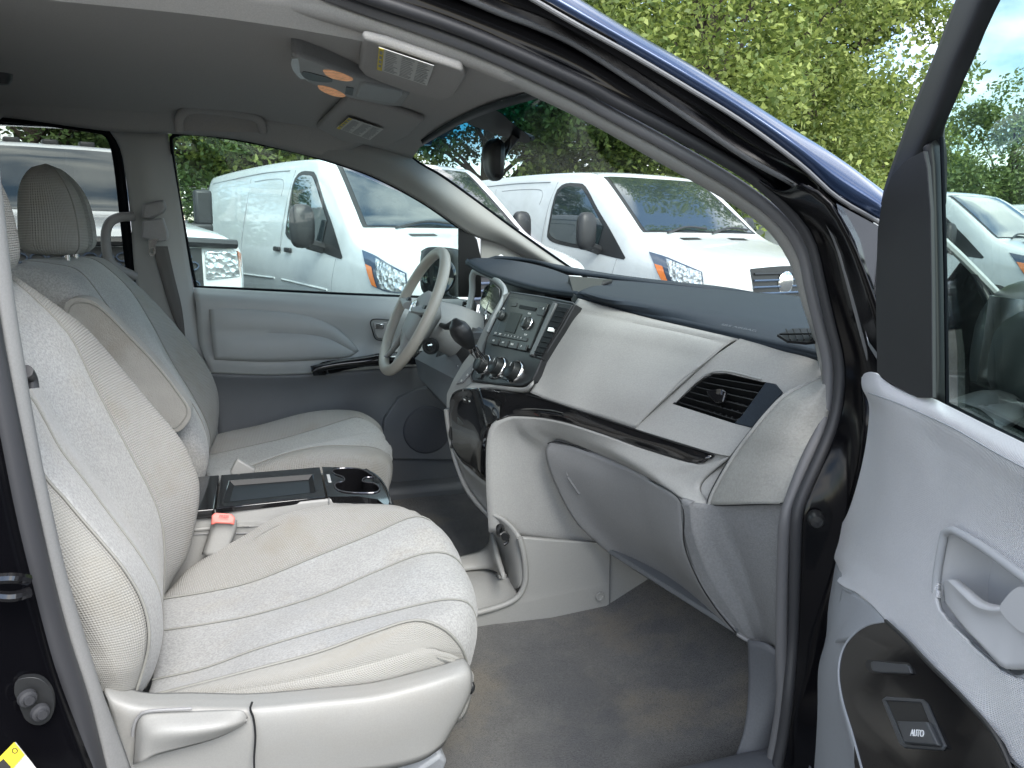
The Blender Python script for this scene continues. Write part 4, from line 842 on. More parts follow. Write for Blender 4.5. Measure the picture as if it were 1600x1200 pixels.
# passenger seat --------------------------------------------------
far = [(262, 925, -.17), (292, 892, -.17), (330, 868, -.17), (385, 838, -.17), (440, 808, -.17), (520, 790, -.168), (578, 789, -.17), (620, 800, -.18), (650, 820, -.20)]
sA = [(250, 938, -.27), (330, 925, -.27), (400, 908, -.27), (500, 868, -.27), (580, 836, -.27), (640, 810, -.27), (668, 812, -.27), (690, 835, -.275), (700, 860, -.28)]
sB = [(252, 987, -.40), (330, 975, -.40), (400, 961, -.40), (500, 931, -.40), (590, 893, -.40), (655, 868, -.40), (697, 866, -.40), (722, 885, -.40), (732, 920, -.40)]
sC = [(238, 1064, -.54), (320, 1045, -.54), (400, 1016, -.545), (500, 986, -.55), (590, 962, -.555), (655, 946, -.56), (700, 938, -.56), (732, 944, -.56), (745, 970, -.555)]
sD = [(228, 1090, -.60), (300, 1072, -.61), (400, 1046, -.62), (500, 1019, -.63), (580, 990, -.635), (648, 970, -.64), (692, 983, -.64), (719, 1010, -.635), (729, 1035, -.625)]
sE = [(224, 1100, -.635), (300, 1100, -.64), (400, 1101, -.65), (500, 1092, -.655), (583, 1082, -.66), (650, 1066, -.66), (692, 1054, -.655), (722, 1048, -.65), (733, 1046, -.64)]
def ext(line, dz=-.13, dx=-.03):
    p = W(line[-1]); return [W(q) for q in line]+[p+V(-.003, 0, -.035), p+V(-.02, 0, -.085), p+V(-.045, 0, dz-.01)]
fe = [W(p) for p in far]
under = [p+V(0, .012, -.03) for p in ext(far)]; under2 = [p+V(0, .02, -.13) for p in ext(far, -.05)]
seatP = P(MB().loft([under2, under, ext(far), ext(sA), ext(sB), ext(sC), ext(sD, -.06)], 70, 8, [0, .002, .007, .007, .007, .004], spans=[0, 1, 1, 0, 0, 0], pw=.85, fade=.35, toward=V(.1, -1.2, 2.6)), 'passenger_seat', [m_fab, m_meshf], solid=.03, label='nearest front seat, pale stained cloth cushion facing the open door')
def SPp(b, name, m, **k): return b.build(name, m, seatP, **k)
SPp(MB().loft([ext(sD, -.05), [(x, y+.5*(b_[1]-y), (z+b_[2])/2-.008) for (x, y, z), b_ in zip(sD, sE)]+[W(sE[-1])+V(0, -.003, -.01)], ext(sE, -.04)], 60, 8, [.004, .006]), 'seat_bolster', m_mesh, solid=.01)
for s_ in (sA, sB, sC): seam(seatP, [W(p)+V(0, -.001, .0028) for p in s_], r=.0015)
seam(seatP, [W(p)+V(0, -.001, .002) for p in sD], r=.0022)
# worn inner bolster in mesh cloth
# backrest
bR = [(-20, 405, -.17), (23, 443, -.165), (77, 477, -.16), (123, 507, -.16), (160, 543, -.155), (233, 627, -.15), (283, 687, -.15), (307, 737, -.15), (312, 765, -.15), (308, 800, -.15), (292, 862, -.155), (272, 895, -.16), (250, 930, -.17)]
b1 = [(-10, 415, -.27), (40, 455, -.27), (90, 503, -.27), (117, 540, -.27), (147, 603, -.27), (200, 704, -.27), (233, 767, -.27), (250, 812, -.27), (255, 850, -.27), (256, 890, -.27), (254, 930, -.275), (251, 950, -.28)]
bM = [(-40, 460, -.41), (0, 520, -.41), (50, 590, -.41), (100, 670, -.41), (150, 745, -.41), (190, 800, -.41), (225, 860, -.41), (243, 910, -.41), (250, 950, -.41), (251, 975, -.41), (250, 995, -.41)]
b2 = [(-20, 540, -.55), (20, 590, -.55), (50, 625, -.55), (70, 660, -.55), (95, 705, -.55), (130, 750, -.55), (167, 800, -.55), (217, 867, -.555), (244, 915, -.56), (252, 955, -.56), (252, 995, -.56), (240, 1045, -.555), (225, 1075, -.55)]
b3 = [(-10, 620, -.64), (40, 700, -.64), (73, 748, -.64), (100, 778, -.645), (125, 808, -.65), (160, 848, -.655), (192, 887, -.66), (218, 930, -.66), (230, 968, -.66), (232, 1000, -.66), (227, 1030, -.655), (212, 1080, -.65)]
b4 = [(-60, 660, -.66), (-40, 740, -.67), (-10, 800, -.675), (30, 850, -.68), (70, 900, -.685), (100, 940, -.69), (125, 980, -.69), (150, 1020, -.69), (165, 1050, -.69), (180, 1084, -.68)]
b5 = [(-160, 660, -.66), (-140, 740, -.67), (-110, 800, -.675), (-70, 850, -.68), (-20, 900, -.685), (20, 940, -.69), (60, 980, -.69), (95, 1020, -.69), (115, 1050, -.69), (130, 1084, -.68)]
bRb = [W(p)+V(-.05, .02, 0) for p in bR]
bk = SPp(MB().loft([bRb, bR, b1, bM, b2, b3], 70, 8, [.003, .006, .003, .003, .004], spans=[1, 1, 0, 0, 0], pw=.5), 'backrest', [m_fab, m_meshf], solid=.05)
SPp(MB().loft([b3, b4, b5], 60, 8, [.010, 0]), 'backrest_side', m_mesh, solid=.03)
for s_ in (b1, b2): seam(seatP, [W(p)+V(.0015, 0, 0) for p in s_], 60)
seam(seatP, [W(p)+V(.001, -.002, 0) for p in b3], 60, .002)
headrest(seatP, V(-.405, -.405, 1.335), m_meshf)
SPp(MB().tube([V(-.39, -.36, 1.15), V(-.39, -.36, 1.27)], .006, 10, 3).tube([V(-.39, -.46, 1.15), V(-.39, -.46, 1.27)], .006, 10, 3), 'headrest_post', m_chr)
# side trim
T1 = [(165, 1075, -.685), (217, 1096, -.690), (300, 1097, -.694), (396, 1098, -.698), (500, 1089, -.70), (583, 1080, -.70), (650, 1064, -.698), (700, 1050, -.694), (727, 1041, -.685), (735, 1043, -.67)]
T2 = [(170, 1100, -.70), (217, 1112, -.705), (300, 1112, -.712), (396, 1113, -.716), (500, 1104, -.718), (583, 1096, -.718), (650, 1082, -.715), (700, 1068, -.71), (732, 1060, -.70), (738, 1062, -.68)]
T3 = [(180, 1140, -.70), (230, 1150, -.705), (310, 1150, -.712), (400, 1150, -.716), (500, 1145, -.718), (580, 1140, -.718), (640, 1130, -.715), (690, 1115, -.71), (724, 1100, -.70), (731, 1095, -.68)]
T4 = [(200, 1215, -.70), (240, 1215, -.70), (320, 1215, -.70), (400, 1215, -.70), (500, 1212, -.70), (570, 1208, -.70), (620, 1200, -.70), (660, 1188, -.70), (685, 1172, -.695), (693, 1165, -.68)]
SPp(MB().loft([[W(p)+V(0, .03, -.004) for p in T1], T1, T2, T3, T4], 80, 6, 0), 'side_trim', m_lt, solid=.006)
SPp(MB().tube([(394, 1097, -.722), (391, 1108, -.722), (396, 1122, -.722), (399, 1150, -.722), (397, 1185, -.72), (398, 1215, -.72)], .0016, 6, 30), 'trim_gap', m_blk)
SPp(MB().loft([[(212, 1140, -.712), (216, 1122, -.716), (232, 1114, -.722), (300, 1111, -.728), (360, 1109, -.73), (380, 1111, -.73), (387, 1121, -.728)], [(210, 1165, -.715), (225, 1150, -.735), (250, 1145, -.748), (300, 1142, -.755), (345, 1136, -.752), (372, 1130, -.742), (386, 1125, -.73)], [(208, 1195, -.712), (222, 1190, -.73), (245, 1180, -.735), (290, 1168, -.738), (335, 1155, -.738), (368, 1140, -.735), (385, 1130, -.728)]], 40, 8), 'recline_lever', m_lt, solid=.012)
SPp(MB().tube([(207, 1150, -.718), (209, 1135, -.72), (217, 1119, -.722), (235, 1111, -.726), (300, 1107, -.73)], .0022, 8, 24), 'trim_gap', m_gbox)
#SPp(MB().loft([[(235, 1215, -.70), (270, 1190, -.715), (320, 1172, -.722), (370, 1150, -.724), (390, 1138, -.722)], [(245, 1222, -.715), (285, 1202, -.725), (330, 1184, -.73), (375, 1160, -.73), (393, 1146, -.724)]], 24, 4, .003), 'side_trim', m_lt, solid=.006)
SPp(MB().poly([(575, 1225, -.66), (640, 1215, -.66), (690, 1180, -.66), (700, 1190, -.65), (690, 1215, -.64), (685, 1235, -.64)], .03), 'seat_rail', m_dgrey, bevel=.006)
SPp(MB().tube([(733, 1080, -.68), (737, 1075, -.675), (735, 1068, -.67)], .006, 8, 6), 'height_knob', m_blk)
SPp(MB().loft([[(160, 1085, -.66), (215, 1090, -.66), (270, 1098, -.66)], [(160, 1130, -.67), (215, 1130, -.67), (270, 1130, -.67)]], 10, 3), 'side_trim', m_lt, solid=.01)
# buckle
bu = P(MB().loft([[(330, 806, -.145), (329, 822, -.145), (322, 845, -.145), (315, 866, -.145)], [(338, 804, -.165), (336, 822, -.165), (330, 845, -.165), (323, 868, -.165)], [(355, 806, -.168), (357, 824, -.168), (352, 848, -.168), (345, 868, -.168)], [(368, 812, -.16), (368, 826, -.16), (362, 845, -.16), (355, 862, -.16)], [(370, 812, -.13), (370, 826, -.13), (364, 845, -.13), (357, 862, -.13)]], 12, 4), 'belt_buckle', m_lt, solid=.006)
P(MB().poly([(331, 805, -.178), (336, 801, -.176), (362, 803, -.176), (367, 808, -.178), (366, 820, -.184), (360, 818, -.186), (338, 817, -.186), (330, 820, -.184)], .01), 'release_button', m_red, bu, bevel=.002)
text('PRESS', W((350, 807, -.188)), W((362, 808, -.188))-W((340, 807, -.188)), V(-.5, 0, 1), .007, mat('red_print', (.35, .05, .05), .6), bu)
P(MB().lathe((337, 806, -.154), (.2, -1, .6), [(.0025, .001), (.004, .001)], 12), 'release_mark', mat('red_mark', (.4, .05, .05), .6), bu)
m_arm = mat('armrest_cloth', (.335, .33, .31), .95, spec=.1, sheen=.2, bump=('noise', 420, .6, .003), mottle=.12, stain=[((.22, .19, .15), 8, .52, .75, .4)])
# driver seat -------------------------------------------------------
dA0 = [(320, 690, .66), (339, 679, .66), (405, 665, .66), (467, 648, .655), (511, 642, .65), (549, 644, .64), (578, 655, .62), (595, 672, .58)]
dA = [(325, 712, .54), (361, 704, .54), (405, 694, .54), (440, 686, .54), (499, 669, .54), (540, 656, .535), (562, 653, .53), (590, 670, .51)]
dB = [(322, 735, .42), (361, 733, .42), (405, 722, .42), (460, 704, .42), (499, 693, .42), (545, 682, .42), (580, 676, .42), (604, 690, .42)]
dC = [(330, 760, .28), (370, 738, .28), (405, 724, .28), (450, 708, .285), (500, 698, .285), (545, 697, .29), (585, 700, .30), (609, 712, .32)]
dE = [(340, 790, .20), (370, 770, .19), (405, 750, .18), (450, 735, .18), (500, 728, .18), (545, 726, .18), (580, 728, .19), (606, 735, .22)]
def extd(line, dz=-.16): p = W(line[-1]); return [W(q) for q in line]+[p+V(.004, 0, -.04), p+V(-.01, 0, dz*.6), p+V(-.02, 0, dz)]
seatD = P(MB().loft([[p+V(0, .01, -.06) for p in extd(dA0)], extd(dA0), extd(dA), extd(dB), extd(dC), extd(dE, -.2), [p+V(0, -.01, -.12) for p in extd(dE, -.1)]], 60, 8, [0, .006, .005, .005, .004, 0], spans=[0, 1, 0, 0, 1, 1], pw=.5, toward=V(.1, -.6, 2.6)), 'driver_seat', [m_fab, m_meshf], solid=.03, label='far front seat behind the steering wheel, grey cloth with stained cushion edge')
def SD(b, name, m, **k): return b.build(name, m, seatD, **k)
for s_ in (dA, dC): seam(seatD, [W(p)+V(0, 0, .0012) for p in s_])
Lb = [(25, 425, .18), (30, 470, .17), (60, 530, .165), (130, 620, .165), (200, 690, .165), (260, 740, .165), (295, 765, .165), (305, 780, .17)]
L1 = [(28, 412, .20), (60, 425, .19), (110, 460, .185), (175, 520, .18), (240, 600, .18), (290, 670, .18), (315, 720, .185), (312, 760, .20)]
L2 = [(36, 407, .28), (80, 412, .29), (125, 425, .29), (167, 477, .285), (217, 540, .28), (270, 595, .28), (305, 640, .28), (323, 690, .275), (315, 745, .27)]
L3 = [(60, 404, .41), (120, 408, .41), (165, 432, .41), (205, 480, .41), (245, 540, .41), (285, 600, .41), (312, 645, .41), (322, 690, .41), (318, 735, .41)]
L4 = [(110, 402, .54), (150, 407, .54), (200, 450, .54), (233, 500, .54), (267, 563, .54), (300, 617, .54), (322, 660, .54), (328, 690, .54), (322, 720, .54)]
L5 = [(135, 401, .62), (160, 406, .65), (190, 427, .655), (233, 465, .66), (283, 519, .66), (320, 566, .66), (338, 604, .66), (341, 640, .66), (335, 675, .66), (322, 703, .655)]
L6 = [W(p)+V(-.06, .02, -.01) for p in L5]
SD(MB().loft([[W(p)+V(-.10, 0, 0) for p in L1], L1, L2, L3, L4, L5, L6], 60, 8, [0, .005, .003, .003, .005, 0], spans=[0, 0, 0, 0, 1, 1], pw=.5), 'backrest', [m_fab, m_meshf], solid=.05)
for s_ in (L2, L4): seam(seatD, [W(p)+V(.0015, 0, 0) for p in s_], 60)
hr = headrest(seatD, V(-.425, .41, 1.335), m_meshf)
SD(MB().tube([V(-.40, .36, 1.15), V(-.40, .36, 1.27)], .006, 10, 3).tube([V(-.40, .46, 1.15), V(-.40, .46, 1.27)], .006, 10, 3), 'headrest_post', m_chr)
ar = [(100, 482, .115), (106, 469, .115), (120, 465, .115), (140, 468, .115), (160, 481, .115), (200, 521, .115), (250, 574, .115), (290, 627, .115), (299, 645, .115), (294, 661, .115), (274, 676, .115), (240, 655, .115), (190, 600, .115), (140, 545, .115), (110, 508, .115)]
SD(MB().poly(ar, .06, smooth=60), 'armrest', m_arm, bevel=.02, seg=5)
seam(seatD, [W(p)+V(0, -.001, 0)+(W((200, 570, .115))-W(p))*.07 for p in ar[:12]], 60, .0016)
SD(MB().loft([[(262, 660, .10), (268, 672, .10), (272, 680, .10)], [(250, 650, .10), (254, 668, .10), (262, 682, .10)]], 8, 3, .004), 'armrest_pivot', m_lt, solid=.01)
SD(MB().loft([[(600, 735, .22), (560, 745, .17), (480, 760, .17), (380, 780, .17)], [(600, 790, .23), (560, 800, .17), (480, 800, .17), (380, 800, .17)]], 16, 4), 'side_trim', m_lt, solid=.01)
bd = P(MB().poly([(371, 717, .145), (399, 734, .145), (396, 742, .145), (360, 742, .145), (360, 738, .145)], .025), 'belt_buckle', m_lt, bevel=.004)
# ---- console between the seats
ztop = .752
con = P(MB().loft([[(150, 806, -.115), (312, 799, -.115), (420, 789, -.115), (510, 780, -.115), (560, 778, -.112), (600, 784, -.10), (611, 792, -.07)], [(150, 830, -.118), (312, 822, -.118), (420, 812, -.118), (510, 803, -.118), (560, 800, -.116), (602, 800, -.104), (611, 806, -.07)], [(150, 860, -.118), (312, 836, -.118), (420, 832, -.118), (510, 826, -.118), (560, 822, -.116), (602, 815, -.104), (611, 815, -.07)], [(150, 1050, -.10), (312, 1000, -.10), (420, 980, -.10), (510, 950, -.10), (560, 930, -.10), (600, 920, -.09), (609, 900, -.05)]], 40, 5), 'centre_console', m_lt, solid=.01)
P(MB().tube([(250, 838, -.121), (312, 834.5, -.121), (420, 832.5, -.121), (470, 831, -.121)], .0012, 6, 16).tube([(514, 778, -.119), (515, 800, -.121), (515, 830, -.121)], .0012, 6, 12), 'panel_seam', m_gbox, con)
def cz(x, y, d=0): return (x, y, ztop+d, 'z')
tray = [cz(345, 742), cz(500, 729.5), cz(509, 776), cz(337, 794)]
inn = [cz(359, 751), cz(488, 741), cz(492, 769), cz(349, 785)]
P(MB().poly([cz(140, 757), cz(343, 742), cz(335, 795), cz(140, 812)], .02, away=(0, 0, -1)), 'console_lid', m_gls, con, bevel=.003, seg=3)
P(MB().poly(tray, .012, away=(0, 0, -1), holes=[inn]), 'console_lid', m_gls, con, bevel=.002)
ib = MB(); A_ = [W(p) for p in inn]; ctr = sum(A_, Vector())/4; B_ = [a.lerp(ctr, .10)-V(0, 0, .010) for a in A_]
ib.grid([A_, B_], close_u=True); ib.poly(B_, .003, away=(0, 0, -1)); P(ib, 'console_tray', mat('matt_tray', (.018, .02, .022), .42, spec=.3), con)
cup = [cz(503, 729.5), cz(540, 730), cz(570, 733), cz(590, 746), cz(603, 766), cz(608, 784), cz(606, 793), cz(590, 780), cz(560, 775.5), cz(512, 776)]
h1 = [cz(519, 737), cz(527, 733), cz(545, 732), cz(565, 734), cz(580, 742), cz(583, 746), cz(572, 746.5), cz(566, 751), cz(571, 754), cz(585, 756), cz(593, 763), cz(590, 769), cz(575, 771), cz(545, 770), cz(528, 766), cz(523, 759), cz(527, 755), cz(538, 752), cz(536, 746), cz(525, 742)]
P(MB().poly(cup, .014, away=(0, 0, -1), holes=[h1]), 'cup_holder', m_gls, con, bevel=.002)
cb = MB(); A_ = [W(p) for p in h1]; ctr = sum(A_, Vector())/len(A_); B_ = [a.lerp(ctr, .1)-V(0, 0, .06) for a in A_]
cb.grid([A_, B_], close_u=True); cb.poly(B_, .003, away=(0, 0, -1)); P(cb, 'cup_well', m_gls, con)
P(MB().tube([W(p)+V(0, 0, .001) for p in h1], .0018, 6, 80, closed=True), 'cup_rim', mat('cup_trim', (.12, .12, .13), .12, metal=.7), con)
P(MB().poly([cz(510, 741, .001), cz(515, 741, .001), cz(518, 753, .001), cz(513, 753, .001)], .003, away=(0, 0, -1)), 'lid_latch', m_lens, con, bevel=.0008)
P(MB().loft([[cz(570, 733, -.003), cz(590, 746, -.003), cz(603, 766, -.003), cz(608, 790, -.003)], [W(p)+V(.02, 0, -.05) for p in (cz(570, 733), cz(590, 746), cz(603, 766), cz(606, 790))]], 14, 4), 'console_nose', m_gls, con, solid=.004)
P(MB().poly([V(-.6, .115, ztop-.02), V(.2, .115, ztop-.02), V(.2, .11, .45), V(-.6, .11, .45)], .01, away=(0, -1, 0)), 'console_side', m_lt, con)
# ================================================================ open passenger door
P(MB().tube([(1474, 376, -.86), (1500, 400, -.865), (1530, 430, -.87), (1565, 466, -.88)], .006, 8, 12), 'windshield_moulding', m_lens)
HA = 65; H0 = V(.84, -.89, 0); dd_ = V(-math.cos(R(HA)), -math.sin(R(HA)), 0); dn = V(-math.sin(R(HA)), math.cos(R(HA)), 0)
def DP(x, y, o=0): return WP(x, y, H0+dn*o, dn)
def dl(pts): return [DP(*p) for p in pts]
door = P(MB().loft([dl([(1347, 596, .01), (1352, 650, .01), (1340, 740, .01), (1315, 830, .01), (1300, 880, .01), (1290, 960, .01), (1268, 1020, .01), (1235, 1090, .01), (1205, 1215, .01)]),
                    [p-dn*.09 for p in dl([(1347, 596, .01), (1352, 650, .01), (1340, 740, .01), (1315, 830, .01), (1300, 880, .01), (1290, 960, .01), (1268, 1020, .01), (1235, 1090, .01), (1205, 1215, .01)])]], 30, 3), 'passenger_door', m_paint, solid=.01, label='open near door with light grey cloth panel')
def PD(b, name, m, **k): return b.build(name, m, door, **k)
# outer skin
sk = MB(); G = []
for i in range(12):
    z = .35+.78*i/11; G.append([H0+dd_*s_+V(0, 0, z)-dn*(.13-.05*abs(z-.75)) for s_ in (0, .3, .6, .9, 1.1)])
sk.grid(G); PD(sk, 'door_skin', m_paint, solid=.006)
# fabric panel with the pull pocket hole
upo = [(1345, 588), (1350, 583), (1362, 582), (1385, 597), (1410, 612), (1440, 622), (1458, 619), (1480, 632), (1540, 663), (1600, 692), (1720, 745), (1800, 1230), (1590, 1230), (1572, 1190), (1552, 1150), (1500, 1088), (1450, 1040), (1420, 1008), (1395, 983), (1381, 966), (1371, 953), (1345, 930), (1312, 914), (1307, 907), (1310, 900), (1325, 885), (1348, 862), (1372, 800), (1378, 740), (1377, 690), (1370, 640)]
# curved fabric surface: grid rows by height, plus a planar recess built proud of it
rowsF = [
 [(1346, 590, .02), (1352, 583, .04), (1366, 582, .05), (1385, 596, .05), (1403, 607, .05), (1430, 619, .05), (1456, 622, .045), (1482, 634, .04), (1540, 663, .04), (1600, 692, .04), (1700, 742, .04)],
 [(1347, 606, .035), (1355, 612, .05), (1372, 618, .06), (1400, 628, .06), (1440, 645, .055), (1465, 655, .052), (1490, 668, .05), (1545, 700, .05), (1605, 732, .05), (1710, 780, .05)],
 [(1358, 640, .02), (1364, 645, .03), (1380, 655, .052), (1405, 670, .055), (1440, 690, .05), (1470, 705, .045), (1500, 720, .045), (1550, 748, .045), (1610, 780, .045), (1720, 830, .045)],
 [(1348, 720, .015), (1360, 722, .025), (1380, 726, .042), (1400, 735, .046), (1440, 755, .045), (1480, 775, .042), (1520, 795, .042), (1570, 820, .042), (1620, 850, .042), (1730, 900, .042)],
 [(1325, 800, .015), (1345, 803, .022), (1372, 808, .040), (1395, 815, .046), (1430, 830, .046), (1470, 850, .045), (1520, 880, .045), (1570, 910, .045), (1630, 950, .045), (1740, 1010, .045)],
 [(1298, 850, .015), (1325, 857, .024), (1350, 863, .042), (1375, 873, .052), (1410, 890, .055), (1450, 915, .055), (1500, 950, .055), (1560, 1000, .055), (1630, 1060, .055), (1750, 1120, .055)],
 [(1312, 893, .030), (1322, 892, .040), (1338, 895, .052), (1362, 910, .060), (1395, 930, .063), (1435, 960, .063), (1490, 1010, .063), (1550, 1070, .063), (1630, 1140, .063), (1760, 1220, .063)],
 [(1308, 908, .050), (1318, 916, .060), (1340, 927, .066), (1362, 945, .070), (1383, 968, .072), (1420, 1008, .072), (1470, 1055, .072), (1530, 1120, .072), (1585, 1215, .072), (1760, 1330, .072)]]
def inpoly(x, y, P_):
    c = False; j = len(P_)-1
    for i in range(len(P_)):
        if (P_[i][1] > y) != (P_[j][1] > y) and x < (P_[j][0]-P_[i][0])*(y-P_[i][1])/(P_[j][1]-P_[i][1])+P_[i][0]: c = not c
        j = i
    return c
fb = MB().loft([dl(r) for r in rowsF], 200, 24, 0)
xb = [r_[-1] for r_ in (dl(r) for r in rowsF)]
PD(MB().loft([[p, p+dd_*.3+V(0, 0, -.0), p+dd_*.62] for p in xb], 8, 3), 'cloth_panel', m_dshirt, solid=.004)
PD(MB().tube([DP(1357, 614, .0525), DP(1372, 619, .0605), DP(1400, 629, .0605), DP(1440, 646, .0555), DP(1490, 669, .0505), DP(1545, 701, .0505), DP(1605, 733, .0505), DP(1700, 776, .0505)], .0007, 6, 40), 'panel_seam', m_dgrey)
# pocket outline on the panel
pk = [(1474, 842), (1478, 832), (1487, 829), (1497, 832), (1540, 858), (1600, 902), (1660, 945), (1660, 1030), (1600, 1062), (1578, 1056), (1562, 1046), (1520, 1010), (1478, 968), (1467, 953), (1463, 940), (1464, 900)]
def scr(p):
    d = p-CP; wz = d.dot(FWD); return 800+FPX*d.dot(RT)/wz, 600-FPX*d.dot(UPV)/wz
keep = []; uvn = {}
for fi, f in enumerate(fb.f):
    c = sum((fb.v[i] for i in f), Vector())/4; x, y = scr(c)
    if inpoly(x, y, pk): continue
    uvn[len(keep)] = fb.uv[fi]; keep.append(f)
fb.f = keep; fb.uv = uvn
PD(fb, 'cloth_panel', m_dshirt, solid=.004)
pkL = [DP(x, y, .052) for x, y in pk]
PD(MB().tube([DP(x, y, .052) for x, y in pk], .0042, 10, 90, closed=True), 'pocket_rim', m_dgr2 if 'm_dgr2' in globals() else mat('door_light_plastic', (.42, .435, .45), .5), )
m_dl = mat('door_pale_plastic', (.56, .57, .58), .5, bump=('noise', 700, .12, .001))
pc = sum(pkL, Vector())/len(pkL); pb_ = [p.lerp(pc, .10)-dn*.045 for p in pkL]
q = MB(); q.grid([pkL, [a.lerp(c, .3)-dn*.004 for a, c in zip(pkL, pb_)], pb_], close_u=True, toward=CP); q.poly(pb_, .003); PD(q, 'pull_pocket', m_dl)
PD(MB().tube([DP(1524, 862, .012), DP(1524, 950, .012)], .001, 6, 4), 'panel_seam', m_dgrey)
PD(MB().loft([dl([(1473, 912, .05), (1480, 906, .055), (1500, 925, .06), (1522, 945, .062), (1545, 953, .062), (1568, 952, .062), (1590, 940, .06), (1640, 920, .06)]),
              dl([(1474, 920, .048), (1482, 922, .054), (1500, 940, .057), (1522, 960, .058), (1545, 970, .058), (1570, 972, .058), (1595, 968, .057), (1650, 955, .055)]),
              dl([(1476, 940, .05), (1490, 960, .056), (1510, 985, .06), (1530, 1005, .062), (1548, 1025, .062), (1565, 1042, .062), (1580, 1045, .06), (1640, 1040, .06)])], 30, 8), 'door_handle', m_dl, solid=.01)
PD(MB().poly([DP(x, y, .062) for x, y in ((1562, 952), (1568, 938), (1584, 921), (1600, 917), (1660, 925), (1660, 990), (1604, 990), (1580, 975))], .02, smooth=60), 'door_handle', m_dl, bevel=.006, seg=3)
PD(MB().tube([DP(1500, 990, .05), DP(1540, 1030, .05), DP(1574, 1046, .05)], .003, 8, 10), 'pocket_gap', m_blk)
# lower panel and armrest
low = [
 [(1297, 852, .012), (1306, 866, .016), (1312, 880, .022), (1318, 893, .032)],
 [(1288, 890, .010), (1300, 900, .018), (1308, 912, .04), (1316, 918, .058)],
 [(1276, 950, .008), (1292, 950, .022), (1310, 945, .055), (1345, 935, .066)],
 [(1262, 1012, .006), (1285, 1005, .02), (1303, 1000, .06), (1345, 985, .075)],
 [(1226, 1085, .004), (1265, 1060, .02), (1299, 1045, .06), (1318, 1030, .082)],
 [(1208, 1130, .004), (1260, 1110, .02), (1300, 1100, .06), (1313, 1080, .085)],
 [(1195, 1175, .004), (1255, 1160, .02), (1308, 1150, .06), (1326, 1130, .088)],
 [(1185, 1230, .004), (1250, 1230, .02), (1320, 1230, .06), (1350, 1215, .09)]]
PD(MB().loft([dl(r) for r in low], 30, 6), 'lower_panel', m_dgrey, solid=.006)
PD(MB().loft([dl([(1316, 916, .056), (1345, 934, .066), (1372, 955, .070), (1384, 972, .071)]), dl([(1308, 960, .055), (1335, 965, .07), (1362, 972, .075), (1380, 980, .074)]), dl([(1302, 1005, .058), (1318, 1000, .078), (1338, 992, .08), (1365, 985, .078)])], 20, 6), 'armrest', m_dgrey, solid=.006)
PD(MB().loft([dl([(1239, 1093, .017), (1215, 1140, .013), (1194, 1180, .011), (1180, 1235, .011)]), dl([(1241, 1093, .018), (1250, 1140, .024), (1262, 1185, .034), (1274, 1235, .044)])], 20, 4), 'speaker_grille', mat('ribbed_grille', (.24, .255, .30), .6, bump=('rib', 1500, .9, .002)), solid=.002)
spo = [(1382, 971), (1360, 975), (1340, 986), (1322, 1006), (1313, 1030), (1311, 1060), (1318, 1100), (1333, 1150), (1355, 1230), (1590, 1230), (1568, 1180), (1552, 1150), (1500, 1090), (1450, 1040), (1415, 1003)]
a0 = DP(1382, 971, .076); a1 = DP(1318, 1010, .092); a2 = DP(1500, 1200, .085)
# switch panel plane: top of the armrest, tilted toward the cabin
pn = (a1-a0).cross(a2-a0).normalized()
if pn.dot(CP-a0) < 0: pn = -pn
def AP(x, y, o=0): return WP(x, y, a0+pn*o, pn)
PD(MB().poly([AP(x, y, .001) for x, y in spo], .006, smooth=80), 'switch_panel', m_gls2, bevel=.002, seg=3)
PD(MB().tube([AP(x, y, .001) for x, y in spo[:9]], .0016, 8, 50), 'panel_edge', m_dgrey)
PD(MB().tube([AP(x, y, .001) for x, y in ((1384, 970), (1417, 1001), (1452, 1038), (1502, 1088), (1555, 1150), (1590, 1225))], .002, 8, 40), 'panel_edge', m_blk)
m_swt = mat('switch_grey', (.06, .065, .07), .35)
PD(MB().poly([AP(x, y, .0045) for x, y in ((1360, 1035), (1367, 1033), (1400, 1037), (1416, 1038), (1421, 1046), (1420, 1052), (1395, 1051), (1365, 1049))], .004, smooth=30), 'lock_switch', m_swt, bevel=.0015, seg=3)
PD(MB().poly([AP(x, y, .0015) for x, y in ((1352, 1036), (1358, 1031), (1400, 1034), (1420, 1036), (1425, 1046), (1424, 1054), (1395, 1053), (1362, 1051), (1354, 1044))], .004, smooth=30), 'lock_switch', m_blk)
PD(MB().poly([AP(x, y, .003) for x, y in ((1377, 1093), (1384, 1088), (1440, 1092), (1447, 1098), (1476, 1165), (1471, 1172), (1411, 1168), (1404, 1161))], .004, holes=[[AP(x, y, .003) for x, y in ((1384, 1095), (1439, 1098), (1466, 1165), (1412, 1161))]]), 'switch_bezel', m_swt, bevel=.001)
PD(MB().poly([AP(x, y, .0018) for x, y in ((1384, 1095), (1439, 1098), (1466, 1165), (1412, 1161))], .003), 'window_switch', m_blk)
PD(MB().poly([AP(x, y, .0085) for x, y in ((1400, 1126), (1447, 1127), (1464, 1164), (1411, 1160))], .006), 'window_switch', m_swt, bevel=.002, seg=3)
e1 = AP(1447, 1147, .009)-AP(1420, 1145, .009)
text('AUTO', AP(1433, 1146, .0090), e1, AP(1424, 1124, .009)-AP(1433, 1146, .009), .0085, mat('switch_lettering', (.85, .87, .88), .5), door)
m_sail = mat('sail_plastic', (.020, .021, .023), .55, spec=.3, bump=('noise', 500, .15, .001))
